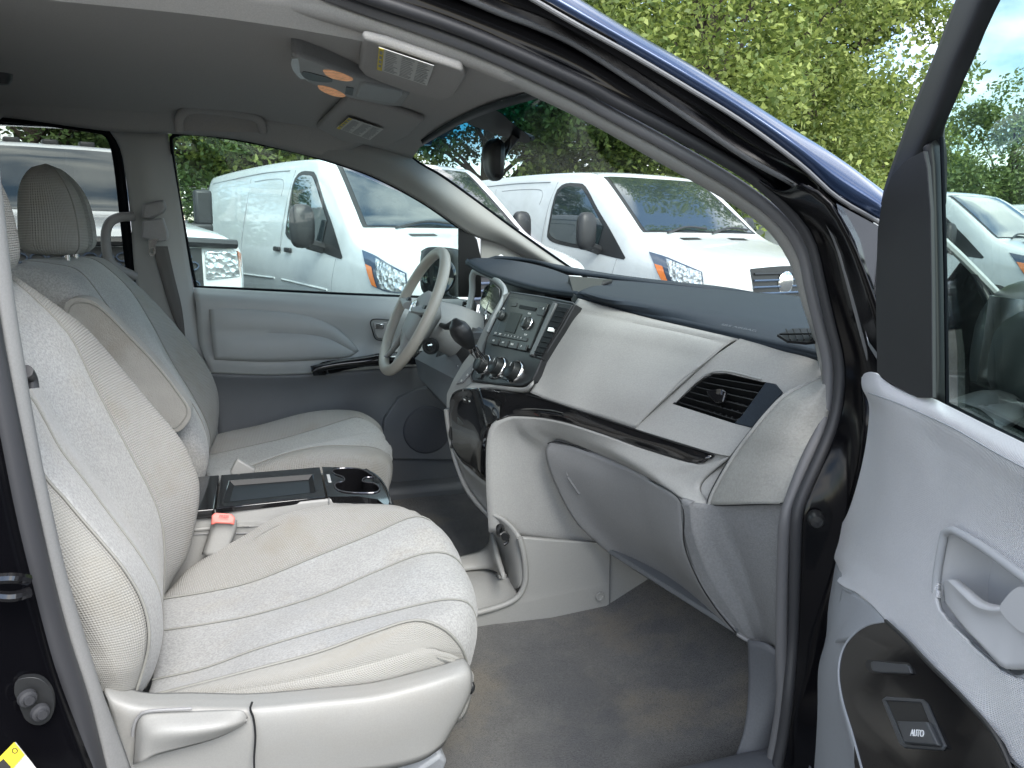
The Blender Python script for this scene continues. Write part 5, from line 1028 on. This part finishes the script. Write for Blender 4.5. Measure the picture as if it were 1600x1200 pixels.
# sail trim and window channel
PD(MB().poly(dl([(1443, 236, .048), (1448, 262, .048), (1453, 330, .048), (1455, 450, .048), (1456, 622, .052), (1432, 621, .052), (1404, 607, .052), (1385, 595, .052), (1370, 582, .052), (1368, 450, .048), (1371, 360, .048), (1378, 312, .048), (1391, 277, .048), (1412, 253, .048)]), .005, smooth=0), 'mirror_trim', m_sail, bevel=.002, seg=2)
fr_ = dl([(1560, -60, .015), (1530, 0, .015), (1500, 60, .015), (1478, 110, .015), (1455, 170, .015), (1438, 225, .015), (1425, 250, .015)])
PD(MB().loft([dl([(1530, -95, .02), (1493, 0, .02), (1470, 60, .02), (1450, 110, .02), (1425, 170, .02), (1405, 225, .02), (1384, 285, .015), (1376, 320, .01)]),
              dl([(1570, -95, .035), (1527, 0, .035), (1502, 60, .035), (1480, 110, .035), (1458, 170, .035), (1437, 225, .033), (1422, 280, .02), (1415, 320, .01)]),
              dl([(1610, -95, .02), (1563, 0, .02), (1535, 60, .02), (1513, 110, .02), (1490, 165, .02), (1474, 205, .018), (1466, 250, .012), (1462, 320, .008)])], 40, 6), 'window_frame', m_sail, solid=.012)
PD(MB().loft([dl([(1455, 225, .03), (1458, 300, .03), (1461, 420, .03), (1463, 540, .03), (1464, 626, .03)]), dl([(1474, 205, .005), (1476, 300, .005), (1479, 420, .005), (1481, 540, .005), (1482, 636, .005)])], 30, 5, .004), 'window_channel', m_vent, solid=.01)
PD(MB().tube(dl([(1471, 215, .02), (1474, 300, .02), (1477, 420, .02), (1479, 540, .02), (1480, 632, .02)]), .0022, 8, 30).tube(dl([(1480, 633, .012), (1540, 664, .012), (1600, 694, .012), (1700, 745, .012)]), .004, 8, 20), 'window_seal', frit)
PD(MB().poly(dl([(1468, 210, .0), (1512, 90, .0), (1580, -60, .0), (1900, -60, .0), (1900, 860, .0), (1600, 698, .0), (1472, 636, .0)]), .004), 'window_glass', g_door)
# door mirror housing outside the glass
mh = MB(); G = []
mc = DP(1640, 560, -.20)
a_ = dd_; n_ = -dn
for i in range(17):
    ph = math.pi*i/16; row = []
    for k in range(28):
        th = 2*math.pi*k/28; cx, cy, cz_ = math.sin(ph)*math.cos(th), math.sin(ph)*math.sin(th), math.cos(ph)
        f_ = lambda v, e: math.copysign(abs(v)**e, v)
        row.append(mc+a_*(.125*f_(cx, .7))+n_*(.075*f_(cy, .8))+V(0, 0, .105*f_(cz_, .75)))
    G.append(row)
mh.grid(G, close_u=True); PD(mh, 'door_mirror', mat('mirror_housing', (.05, .055, .055), .35, coat=.3), fix=True)
PD(MB().poly([mc+a_*.10-n_*.05+V(0, 0, .08), mc+a_*.10-n_*.05+V(0, 0, -.08), mc-a_*.02-n_*.078+V(0, 0, -.08), mc-a_*.02-n_*.078+V(0, 0, .08)], .004), 'mirror_glass', m_chr)
PD(MB().tube([mc+V(0, 0, -.08)-a_*.1, DP(1545, 640, -.08), DP(1500, 660, -.02)], [.03, .035, .04], 12, 8, flat=.6), 'mirror_arm', m_blk)
# ================================================================ outside: ground, vans, pickup, trees, fence
m_asph = mat('asphalt', (.055, .056, .058), .9, bump=('noise', 60, .5, .01), mottle=.2)
g = MB(); g.grid([[V(x, y, 0) for x in (-250, -40, 0, 40, 250)] for y in (-250, -20, 10, 60, 350)], toward=V(0, 0, 9)); go = g.build('ground', m_asph); structure(go)
m_van = mat('van_white_paint', (.62, .64, .645), .22, coat=.6, mottle=.04, stain=[((.42, .42, .39), 1.5, .55, .8, .25)])
m_vblk = mat('van_black_trim', (.02, .021, .023), .45)
m_lamp = mat('headlamp_clear', (.62, .65, .66), .12, metal=.6, coat=1, bump=('voronoi', 22, 1.0, .02))
m_orange = mat('indicator_orange', (.80, .22, .05), .25, coat=1)
m_lampd = mat('headlamp_dark', (.06, .08, .12), .1, coat=1)
m_tyre = mat('tyre_rubber', (.02, .02, .02), .8)
m_seatv = mat('van_seat_grey', (.10, .10, .10), .8)
STN = [ # x, profile (y,z) sill .. roof centre
 (0.00, [(.62, .30), (.70, .45), (.74, .60), (.74, .72), (.73, .84), (.70, .93), (.58, .97), (.30, .985), (0, .99)]),
 (-.10, [(.74, .28), (.84, .45), (.88, .60), (.88, .74), (.87, .88), (.80, .99), (.62, 1.025), (.32, 1.04), (0, 1.045)]),
 (-.35, [(.86, .27), (.94, .45), (.97, .62), (.975, .78), (.96, .93), (.88, 1.05), (.68, 1.085), (.34, 1.10), (0, 1.105)]),
 (-.75, [(.92, .27), (.985, .45), (1.0, .65), (1.0, .82), (.985, .98), (.91, 1.13), (.72, 1.165), (.36, 1.18), (0, 1.185)]),
 (-1.05, [(.93, .27), (1.0, .45), (1.02, .65), (1.02, .85), (1.0, 1.04), (.92, 1.235), (.76, 1.26), (.38, 1.265), (0, 1.265)]),
 (-1.30, [(.93, .27), (1.0, .45), (1.03, .65), (1.03, .86), (1.0, 1.06), (.90, 1.41), (.76, 1.44), (.38, 1.45), (0, 1.45)]),
 (-1.60, [(.93, .27), (1.0, .45), (1.03, .65), (1.03, .87), (1.0, 1.07), (.87, 1.62), (.74, 1.665), (.38, 1.68), (0, 1.68)]),
 (-1.86, [(.93, .27), (1.0, .45), (1.03, .65), (1.03, .87), (1.0, 1.08), (.85, 1.76), (.72, 1.835), (.38, 1.85), (0, 1.85)]),
 (-2.10, [(.93, .27), (1.0, .45), (1.03, .65), (1.03, .87), (1.0, 1.08), (.85, 1.80), (.72, 1.885), (.38, 1.91), (0, 1.915)]),
 (-3.0, [(.93, .27), (1.0, .45), (1.03, .65), (1.03, .87), (1.0, 1.09), (.86, 1.81), (.74, 1.90), (.38, 1.93), (0, 1.935)]),
 (-4.2, [(.93, .27), (1.0, .45), (1.03, .65), (1.03, .87), (1.0, 1.09), (.86, 1.79), (.74, 1.87), (.38, 1.90), (0, 1.905)]),
 (-5.3, [(.92, .27), (.99, .45), (1.01, .65), (1.01, .87), (.98, 1.09), (.86, 1.74), (.74, 1.82), (.38, 1.85), (0, 1.855)]),
 (-5.42, [(.86, .30), (.92, .45), (.94, .65), (.94, .87), (.91, 1.09), (.80, 1.70), (.70, 1.76), (.36, 1.78), (0, 1.785)])]
def body_mesh(stn, nu=70, nv=5):
    lines = []
    for i in range(len(stn[0][1])): lines.append([V(x, -p[i][0], p[i][1]) for x, p in stn])
    b = MB(); rows = []
    from functools import reduce
    # interpolate across each station profile, then along x
    dens = []
    for x, p in stn:
        pts = [V(x, -a, c) for a, c in p]; pts = pts+[V(x, a, c) for a, c in reversed(p[:-1])]
        out = []
        for i in range(len(pts)-1):
            for k in range(nv):
                P0 = pts[i-1] if i else 2*pts[0]-pts[1]; P3 = pts[i+2] if i+2 < len(pts) else 2*pts[-1]-pts[-2]
                out.append(cr_(P0, pts[i], pts[i+1], P3, k/nv))
        out.append(pts[-1]); dens.append(out)
    n = len(dens[0]); G = [[] for _ in range(n)]
    for j in range(n):
        col = [dens[i][j] for i in range(len(dens))]; o = []
        for i in range(len(col)-1):
            for k in range(6):
                P0 = col[i-1] if i else 2*col[0]-col[1]; P3 = col[i+2] if i+2 < len(col) else 2*col[-1]-col[-2]
                o.append(cr_(P0, col[i], col[i+1], P3, k/6))
        o.append(col[-1]); G[j] = o
    b.grid(G)
    nf = len(G[0]); nrow = len(G)
    for e in (0, nf-1):     # close nose and tail with a fan
        c = V(G[0][e].x+(.03 if e == 0 else -.03), 0, .62); ci = len(b.v); b.v.append(c)
        for j in range(nrow-1): b.f.append((j*nf+e, (j+1)*nf+e, ci))
    return b
def bvh_of(b): return BVHTree.FromPolygons([tuple(v) for v in b.v], b.f)
def drape(bv, outline, mode, n=10, off=.006, thick=.006):
    """outline (list of 4 sides or closed loop of (x,z) or (y,z)) cast on the body"""
    pass
def cast(bv, p, d, off):
    h = bv.ray_cast(p, d)
    if h[0] is None:
        h = bv.find_nearest(p); 
    nn = h[1]; nn = nn if nn.dot(-d) > 0 else -nn
    return h[0]+nn*off
def side_patch(bv, top, bot, nu, nv, off, side=-1):
    """top/bot: (x,z) lines"""
    T = resample([V(x, 0, z) for x, z in top], nu, lin=False); B = resample([V(x, 0, z) for x, z in bot], nu, lin=False)
    return [[cast(bv, V((a.lerp(c, i/nv)).x, side*3, (a.lerp(c, i/nv)).z), V(0, -side, 0), off) for a, c in zip(T, B)] for i in range(nv+1)]
def front_patch(bv, top, bot, nu, nv, off, d=V(-1, 0, -.35)):
    """top/bot: (y,z) lines seen from the front"""
    T = resample([V(0, y, z) for y, z in top], nu); B = resample([V(0, y, z) for y, z in bot], nu); d = d.normalized()
    out = []
    for i in range(nv+1):
        row = []
        for a, c in zip(T, B):
            p = a.lerp(c, i/nv); p = p-d*4; row.append(cast(bv, p, d, off))
        out.append(row)
    return out
def make_van(root):
    bb = body_mesh(STN); bv = bvh_of(bb)
    bb.build('body', m_van, root, sharp=60)
    def gp(G, name, m, parent=root, solid=.004): return MB().grid(G, toward=sum((G[0][0], G[-1][-1]), Vector())/2*2.0).build(name, m, parent, solid=0)
    # windshield with its black border
    for nm, m, e, off in (('windshield_border', m_vblk, 0, .004), ('windshield', g_dark, .045, .008)):
        G = []
        for i in range(13):
            t = (i/12)*(1-2*e*.5)+e*.5; x = -1.06-.79*t; z0 = 1.28+.575*t
            hw = (.84-.12*t)-e; G.append([cast(bv, V(x+1.6, y, z0+2.2), V(-1.6, 0, -2.2).normalized(), off) for y in [-hw+2*hw*k/16 for k in range(17)]])
        gp(G, nm, m)
    gp(front_patch(bv, [(-.50, .97), (0, .99), (.50, .97)], [(-.42, .70), (0, .69), (.42, .70)], 12, 6, .008, V(-1, 0, 0)), 'grille', m_vblk)
    for k in range(4):
        z = .92-.06*k; MB().tube([cast(bv, V(3, y, z), V(-1, 0, 0), .014) for y in (-.45, -.2, 0, .2, .45)], .012, 8, 14).build('grille_bar', m_lampd if k else m_vblk, root)
    MB().lathe(cast(bv, V(3, 0, .83), V(-1, 0, 0), .016), (1, 0, 0), [(0, .015), (.07, .015), (.10, .008), (.11, 0)], 24).build('emblem', m_chr, root)
    gp(front_patch(bv, [(-.75, .52), (0, .52), (.75, .52)], [(-.70, .33), (0, .33), (.70, .33)], 12, 4, .01, V(-1, 0, 0)), 'bumper', m_vblk)
    for s_ in (-1, 1):
        T = resample([V(-.84, 0, 1.095), V(-.60, 0, 1.06), V(-.35, 0, 1.0), V(-.16, 0, .965)], 14); B = resample([V(-.60, 0, .815), V(-.45, 0, .79), V(-.28, 0, .78), V(-.12, 0, .79)], 14)
        def lp(u0, u1, v0, v1, off, nm, m):
            G = []
            for i in range(7):
                v = v0+(v1-v0)*i/6; row = []
                for k in range(9):
                    u = (u0+(u1-u0)*k/8)*13; a = T[int(u)].lerp(T[min(13, int(u)+1)], u-int(u)); c = B[int(u)].lerp(B[min(13, int(u)+1)], u-int(u))
                    p = a.lerp(c, v); h = bv.ray_cast(V(p.x+1.2, s_*2.2, p.z), V(-1.2, -s_*1.5, 0).normalized())
                    h0 = h[0] if h[0] is not None else bv.find_nearest(V(p.x, s_*.9, p.z))[0]
                    h0 = bv.find_nearest(V(p.x, s_*(.97 if u0 < .5 else .9), p.z))[0]
                    nn = bv.find_nearest(h0)[1]; nn = nn if nn.dot(V(1, s_, .2)) > 0 else -nn
                    row.append(h0+nn*off)
                G.append(row)
            return MB().grid(G, toward=V(2, s_*4, 1)).build(nm, m, root)
        lp(0, 1, 0, 1, .006, 'headlight', m_lampd); lp(.32, .98, .08, .94, .012, 'headlight_lens', m_lamp); lp(.02, .20, .42, .97, .012, 'indicator', m_orange)
        # door window
        top = [(-2.50, 1.50), (-2.47, 1.70), (-2.35, 1.775), (-2.15, 1.775), (-1.98, 1.74), (-1.70, 1.50), (-1.45, 1.30), (-1.25, 1.13), (-1.12, 1.02)]
        bot = [(-2.50, 1.45), (-2.50, 1.25), (-2.48, 1.18), (-2.35, 1.13), (-2.1, 1.10), (-1.85, 1.08), (-1.60, 1.05), (-1.35, 1.02), (-1.14, 1.0)]
        gp(side_patch(bv, top, bot, 26, 10, .004, s_), 'window_border', m_vblk)
        gp(side_patch(bv, [(-2.46, 1.50), (-2.43, 1.66), (-2.33, 1.735), (-2.15, 1.735), (-2.0, 1.70), (-1.75, 1.49), (-1.55, 1.32)], [(-2.46, 1.45), (-2.46, 1.28), (-2.44, 1.22), (-2.32, 1.17), (-2.1, 1.14), (-1.85, 1.12), (-1.57, 1.10)], 22, 10, .009, s_), 'window_glass', g_dark)
        # mirror
        mb = MB(); c = V(-1.52, s_*1.20, 1.27)
        G = []
        for i in range(11):
            ph = math.pi*i/10; row = []
            for k in range(16):
                th = 2*math.pi*k/16; f_ = lambda v, e: math.copysign(abs(v)**e, v)
                row.append(c+V(.07*f_(math.sin(ph)*math.cos(th), .8), .11*f_(math.sin(ph)*math.sin(th), .6), .19*f_(math.cos(ph), .6)))
            G.append(row)
        mb.grid(G, close_u=True); mb.tube([V(-1.55, s_*1.0, 1.08), V(-1.53, s_*1.15, 1.12)], .05, 8, 4); mb.build('mirror', m_vblk, root, fix=True)
        # handles, seams, rub strip, wheel
        for x in ((-2.33, -2.62) if s_ < 0 else (-2.33,)):
            p = cast(bv, V(x, s_*3, 1.03), V(0, -s_, 0), .02); MB().box(p, (.15, .03, .045)).build('door_handle', m_vblk, root, bevel=.01)
        def line(pts, r=.006, m=m_vblk, nm='door_seam', fl=.3): MB().tube([cast(bv, V(x, s_*3, z), V(0, -s_, 0), .0) for x, z in pts], r, 6, 24).build(nm, m, root)
        m_gap = m_gapv
        line([(-2.56, .35), (-2.56, 1.0), (-2.57, 1.5), (-2.48, 1.80)], .004, m_gap); line([(-1.35, .55), (-1.30, .80), (-1.25, 1.0)], .004, m_gap); line([(-3.75, .35), (-3.75, 1.0), (-3.75, 1.75)], .004, m_gap)
        line([(-2.7, .74), (-3.7, .72), (-5.2, .70)], .012, m_van, 'rub_strip'); line([(-1.4, .72), (-2.5, .74)], .012, m_van, 'rub_strip')
        line([(-2.75, 1.55), (-2.72, 1.66), (-2.80, 1.72), (-3.2, 1.73), (-3.6, 1.72)], .004, m_gap); line([(-2.62, 1.80), (-3.5, 1.80), (-5.2, 1.74)], .007, m_gap, 'drip_rail')
        for wx in (-.95, -4.6):
            cw = V(wx, s_*.93, .34); MB().lathe(cw+V(0, -s_*.12, 0), (0, s_, 0), [(.05, .0), (.30, .0), (.34, .03), (.34, .20), (.31, .235), (.22, .235)], 28).build('tyre', m_tyre, root)
            MB().lathe(cw+V(0, s_*.06, 0), (0, s_, 0), [(0, .045), (.05, .045), (.07, .02), (.18, .03), (.22, .055), (.225, 0)], 24).build('rim', m_lens, root)
    # wipers, hood vents
    for y0 in (-.55, .1):
        MB().tube([cast(bv, V(-1.03, y0, 3), V(0, 0, -1), .02), cast(bv, V(-1.12, y0+.35, 3), V(0, 0, -1), .03), cast(bv, V(-1.10, y0+.62, 3), V(0, 0, -1), .03)], .012, 6, 10).build('wiper', m_vblk, root)
    for y0 in (-.48, .22):
        G = [[cast(bv, V(x, y0+yy, 3), V(0, 0, -1), .006) for yy in (0, .13, .26)] for x in (-.93, -.86)]; MB().grid(G, toward=V(0, 0, 9)).build('hood_vent', m_vblk, root)
m_gapv = mat('van_seam_grey', (.25, .26, .27), .6)
van = thing('parked_van', 'white cargo van seen through the driver window, behind the steering wheel', 'van', (2.086, 4.411, 0), -1.254, 'white vans parked in a row beyond the minivan')
make_van(van)
def copy_van(loc, rz, label, scale=1):
    c = van.copy(); sc.collection.objects.link(c); c.location = loc; c.rotation_euler = (0, 0, rz); c.scale = (scale,)*3; c['label'] = label
    for ch in list(van.children):
        d = ch.copy(); sc.collection.objects.link(d); d.parent = c
    return c
copy_van((4.837, 4.59, 0), -1.307, 'white cargo van seen through the windshield, above the dashboard')
VAN4 = ((10.55, 5.5, 0), -1.307); VAN4B = ((17.5, 7.0, 0), -.79)
copy_van(VAN4[0], VAN4[1], 'nearer white van seen through the window of the open door')
copy_van(VAN4B[0], VAN4B[1], 'long white van roof standing behind the van seen through the open door window')
# antenna wire on first van side is a twig; skip
# ---- pickup truck
pt = thing('pickup_truck', 'white pickup truck with dark roof marker lamps behind the driver seat headrest', 'pickup truck', (-.95, 4.5, 0), -1.26)
PS = [(0, [(.85, .55), (.93, .65), (.95, .8), (.95, .95), (.93, 1.06), (.80, 1.12), (.60, 1.15), (.3, 1.16), (0, 1.16)]),
      (-.15, [(.90, .50), (.98, .65), (1.0, .8), (1.0, 1.0), (.97, 1.12), (.84, 1.20), (.62, 1.24), (.3, 1.25), (0, 1.25)]),
      (-.8, [(.92, .50), (1.0, .65), (1.02, .8), (1.02, 1.0), (.99, 1.16), (.86, 1.25), (.62, 1.30), (.3, 1.31), (0, 1.31)]),
      (-1.45, [(.92, .50), (1.0, .65), (1.02, .8), (1.02, 1.0), (1.0, 1.18), (.88, 1.29), (.70, 1.33), (.3, 1.34), (0, 1.34)]),
      (-1.75, [(.92, .50), (1.0, .65), (1.02, .8), (1.02, 1.0), (1.0, 1.2), (.86, 1.50), (.70, 1.56), (.3, 1.57), (0, 1.57)]),
      (-2.15, [(.92, .50), (1.0, .65), (1.02, .8), (1.02, 1.0), (1.0, 1.2), (.80, 1.80), (.66, 1.88), (.3, 1.90), (0, 1.90)]),
      (-2.5, [(.92, .50), (1.0, .65), (1.02, .8), (1.02, 1.0), (1.0, 1.2), (.80, 1.86), (.66, 1.94), (.3, 1.96), (0, 1.96)]),
      (-3.6, [(.92, .50), (1.0, .65), (1.02, .8), (1.02, 1.0), (1.0, 1.2), (.80, 1.86), (.66, 1.93), (.3, 1.95), (0, 1.95)]),
      (-4.0, [(.92, .50), (1.0, .65), (1.02, .8), (1.02, 1.0), (1.0, 1.2), (.90, 1.30), (.66, 1.32), (.3, 1.32), (0, 1.32)]),
      (-6.0, [(.92, .50), (1.0, .65), (1.02, .8), (1.02, 1.0), (1.0, 1.2), (.90, 1.28), (.66, 1.28), (.3, 1.28), (0, 1.28)])]
pb2 = body_mesh(PS); pbv = bvh_of(pb2); pb2.build('body', m_van, pt, sharp=50)
G = []
for i in range(9):
    t = i/8; x = -1.50-.66*t; hw = .80-.10*t; G.append([cast(pbv, V(x+1.2, y, 1.38+.52*t+2.2), V(-1.2, 0, -2.2).normalized(), .006) for y in [-hw+2*hw*k/12 for k in range(13)]])
MB().grid(G, toward=V(5, 0, 6)).build('windshield', g_dark, pt)
MB().grid(front_patch(pbv, [(-.66, 1.10), (0, 1.11), (.66, 1.10)], [(-.66, .72), (0, .72), (.66, .72)], 10, 5, .01, V(-1, 0, 0)), toward=V(9, 0, 1)).build('grille', m_vblk, pt)
for k in range(5):
    for r_ in range(6):
        pass
gm = MB()
for r_ in range(5):
    for c_ in range(12):
        y0 = -.62+c_*.105+(.05 if r_ % 2 else 0); z0 = .76+r_*.07
        gm.tube([V(.03, y0+.045*math.cos(t), z0+.03*math.sin(t)) for t in [k*math.pi/3 for k in range(6)]], .007, 5, 12, closed=True)
gm.build('grille_mesh', m_lampd, pt)
MB().tube([V(.02, -.92, 1.13), V(.05, -.5, 1.15), V(.06, 0, 1.15), V(.05, .5, 1.15), V(.02, .92, 1.13)], .035, 8, 20).build('hood_edge', m_vblk, pt)
for s_ in (-1, 1):
    MB().poly([V(.035, s_*.68, 1.08), V(.035, s_*.92, 1.08), V(.0, s_*.95, .87), V(.035, s_*.68, .87)], .06, away=(-1, 0, 0)).build('headlight', m_lamp, pt, bevel=.015)
    MB().poly([V(.03, s_*.925, 1.08), V(-.02, s_*.965, 1.06), V(-.03, s_*.965, .90), V(.0, s_*.955, .87)], .05, away=(-1, 0, 0)).build('indicator', m_orange, pt)
    MB().box(V(-1.95, s_*1.22, 1.42), (.10, .17, .34)).box(V(-1.95, s_*1.17, 1.22), (.12, .26, .10)).build('mirror', m_vblk, pt, bevel=.03, seg=3)
    for wx in (-.95, -4.7):
        MB().lathe(V(wx, s_*.80, .40), (0, s_, 0), [(.05, 0), (.36, 0), (.40, .04), (.40, .2), (.36, .24), (.25, .24)], 28).build('tyre', m_tyre, pt)
MB().box(V(.02, 0, .52), (.22, 2.0, .26)).build('bumper', m_chr, pt, bevel=.04, seg=3)
for y in (-.62, -.3, 0, .3, .62):
    MB().box(cast(pbv, V(-2.33, y, 4), V(0, 0, -1), .015), (.10, .13, .05)).build('marker_lamp', m_vblk, pt, bevel=.015)
# ---- chain link fence behind the vans
F0 = V(-9, 15.2, 0); F1 = V(6, 14.2, 0); fd = (F1-F0).normalized()
fe_ = thing('chain_link_fence', 'galvanised chain-link fence under the foliage behind the leftmost white van', 'fence', tuple(F0), math.atan2(fd.y, fd.x))
m_galv = mat('galvanised_steel', (.45, .46, .46), .45, metal=.6)
ln = (F1-F0).length
MB().tube([V(0, 0, 1.85), V(ln, 0, 1.85)], .03, 8, 2).build('rail', m_galv, fe_)
for k in range(6): MB().tube([V(k*ln/5, 0, 0), V(k*ln/5, 0, 1.9)], .035, 8, 2).build('post', m_galv, fe_)
wm = MB(); x = 0
while x < ln:
    for s_ in (-1, 1):
        x1 = x+s_*1.85
        a, c = V(x, .0, 0), V(x1, 0, 1.85)
        if 0 <= x1 <= ln: wm.tube([a, c], .006, 4, 2, cap=False)
    x += .14
wm.build('wire_mesh', m_galv, fe_)
# ---- trees
import numpy as np
def leaf_mat(name, c1, c2):
    m = bpy.data.materials.new(name); m.use_nodes = True; t = m.node_tree; b = t.nodes['Principled BSDF']; K = t.links.new
    ge = t.nodes.new('ShaderNodeNewGeometry'); r = t.nodes.new('ShaderNodeValToRGB'); r.color_ramp.elements[0].color = (*c1, 1); r.color_ramp.elements[1].color = (*c2, 1)
    K(ge.outputs['Random Per Island'], r.inputs[0]); K(r.outputs[0], b.inputs['Base Color']); b.inputs['Roughness'].default_value = .55
    tl = t.nodes.new('ShaderNodeBsdfTranslucent'); K(r.outputs[0], tl.inputs[0]); mx = t.nodes.new('ShaderNodeMixShader'); mx.inputs[0].default_value = .35
    K(b.outputs[0], mx.inputs[1]); K(tl.outputs[0], mx.inputs[2]); K(mx.outputs[0], t.nodes['Material Output'].inputs[0]); return m
lm1 = leaf_mat('leaves_yellow_green', (.09, .15, .035), (.33, .40, .10))
lm2 = leaf_mat('leaves_mid_green', (.08, .14, .045), (.27, .34, .11))
lm3 = leaf_mat('leaves_dark_green', (.045, .09, .03), (.15, .22, .07))
m_bark = mat('bark', (.055, .045, .035), .9, bump=('noise', 20, .6, .02))
def tree(name, label, base, h, rad, seed, n, size, lm, clumps=60, low=.25, squash=.85):
    rnd = random.Random(seed); rs = np.random.RandomState(seed)
    t = thing(name, label, 'tree', base, 0, 'trees behind the parked vans')
    tb = MB(); tb.tube([V(0, 0, 0), V(.1, .05, h*.2), V(.0, .1, h*.4), V(.15, 0, h*.7), V(.1, 0, h*.92)], [.22*h/7, .16*h/7, .11*h/7, .06*h/7, .02], 10, 16)
    cen = []
    for k in range(clumps):
        a = rnd.uniform(0, 6.28); zz = rnd.uniform(low, 1); rr = rad*math.sqrt(rnd.uniform(.08, 1))*math.sin(math.pi*min(.96, max(.12, (zz-low)/(1-low)*.82+.16)))**.6
        cen.append(V(rr*math.cos(a), rr*math.sin(a)*squash, zz*h))
    for c in cen[:26]:
        s0 = V(.08, .05, min(h*.75, max(h*.18, c.z*.55))); mid = s0.lerp(c, .5)+V(rnd.uniform(-.2, .2), rnd.uniform(-.2, .2), rnd.uniform(.0, .3))
        tb.tube([s0, mid, c], [.06*h/7, .035*h/7, .010], 6, 8)
    tb.build('trunk', m_bark, t)
    C = np.array([tuple(c) for c in cen]); idx = rs.randint(0, len(C), n)
    cr = rs.uniform(.45, 1.0, len(C))*rad*.30
    d = rs.normal(size=(n, 3)); d /= np.linalg.norm(d, axis=1)[:, None]; rr = rs.uniform(.15, 1, n)**.5
    pos = C[idx]+d*(rr*cr[idx])[:, None]*np.array([1, 1, .75])
    ax_ = rs.normal(size=(n, 3)); ax_ /= np.linalg.norm(ax_, axis=1)[:, None]
    nn = rs.normal(size=(n, 3))*.8+np.array([0, 0, .8]); tt = np.cross(nn, ax_); tt /= np.linalg.norm(tt, axis=1)[:, None]; uu = np.cross(nn, tt); uu /= np.linalg.norm(uu, axis=1)[:, None]
    s = (size*rs.uniform(.6, 1.25, n))[:, None]
    q = np.stack([pos-tt*s, pos+uu*s*.55, pos+tt*s, pos-uu*s*.55], 1).reshape(-1, 3)
    me = bpy.data.meshes.new('crown'); me.vertices.add(4*n); me.vertices.foreach_set('co', q.ravel()); me.loops.add(4*n); me.loops.foreach_set('vertex_index', np.arange(4*n)); me.polygons.add(n); me.polygons.foreach_set('loop_start', np.arange(n)*4); me.update(calc_edges=True)
    me.materials.append(lm); o = bpy.data.objects.new('crown', me); sc.collection.objects.link(o); o.parent = t
    return t
def gpt(px, dist): d = ray(px, 350); d.z = 0; d = d/d.dot(V(FWD.x, FWD.y, 0).normalized()); p = CP+d*dist; return (p.x, p.y, 0)
tree('broadleaf_tree', 'large yellow-green leafy tree above the roof rail, tallest in view', gpt(1080, 15), 8.6, 4.2, 1, 87210, 0.058, lm1, 153, .2)
tree('broadleaf_tree', 'sunlit tree filling the gap left of the open door frame', gpt(1245, 19.5), 8.0, 3.3, 2, 62000, .07, lm1, 102, .2)
tree('broadleaf_tree', 'green leafy tree above the fence at the upper left corner of the driver window', gpt(355, 18.8), 7.0, 4.2, 3, 80000, .085, lm1, 170, .30)
tree('broadleaf_tree', 'dark tree seen through the rear side window over the pickup truck', gpt(60, 14), 5.6, 3.4, 4, 34200, 0.061, lm3, 60, .15)
tree('broadleaf_tree', 'dense tree behind the rear view mirror', gpt(760, 17), 6.4, 3.4, 5, 38000, 0.068, lm2, 60, .15)
tree('broadleaf_tree', 'mid green tree behind the roof of the van above the dashboard', gpt(930, 20), 6.2, 3.6, 6, 38000, 0.075, lm2, 60, .1)
tree('broadleaf_tree', 'distant hazy green tree seen through the open door window', gpt(1560, 26), 5.4, 4.0, 7, 38000, 0.075, lm2, 60, .1)
tree('broadleaf_tree', 'small far tree at the right edge behind the door glass', gpt(1750, 30), 6.4, 4.2, 8, 26600, 0.082, lm2, 60, .1)
tree('broadleaf_tree', 'dark tree behind the roof of the van in the driver window', gpt(520, 20), 6.0, 3.8, 9, 30400, 0.075, lm3, 60, .1)
tree('broadleaf_tree', 'dark tree low behind the tallest tree, above the hidden van', gpt(1230, 22), 5.4, 4.0, 10, 34200, 0.075, lm3, 60, .1)
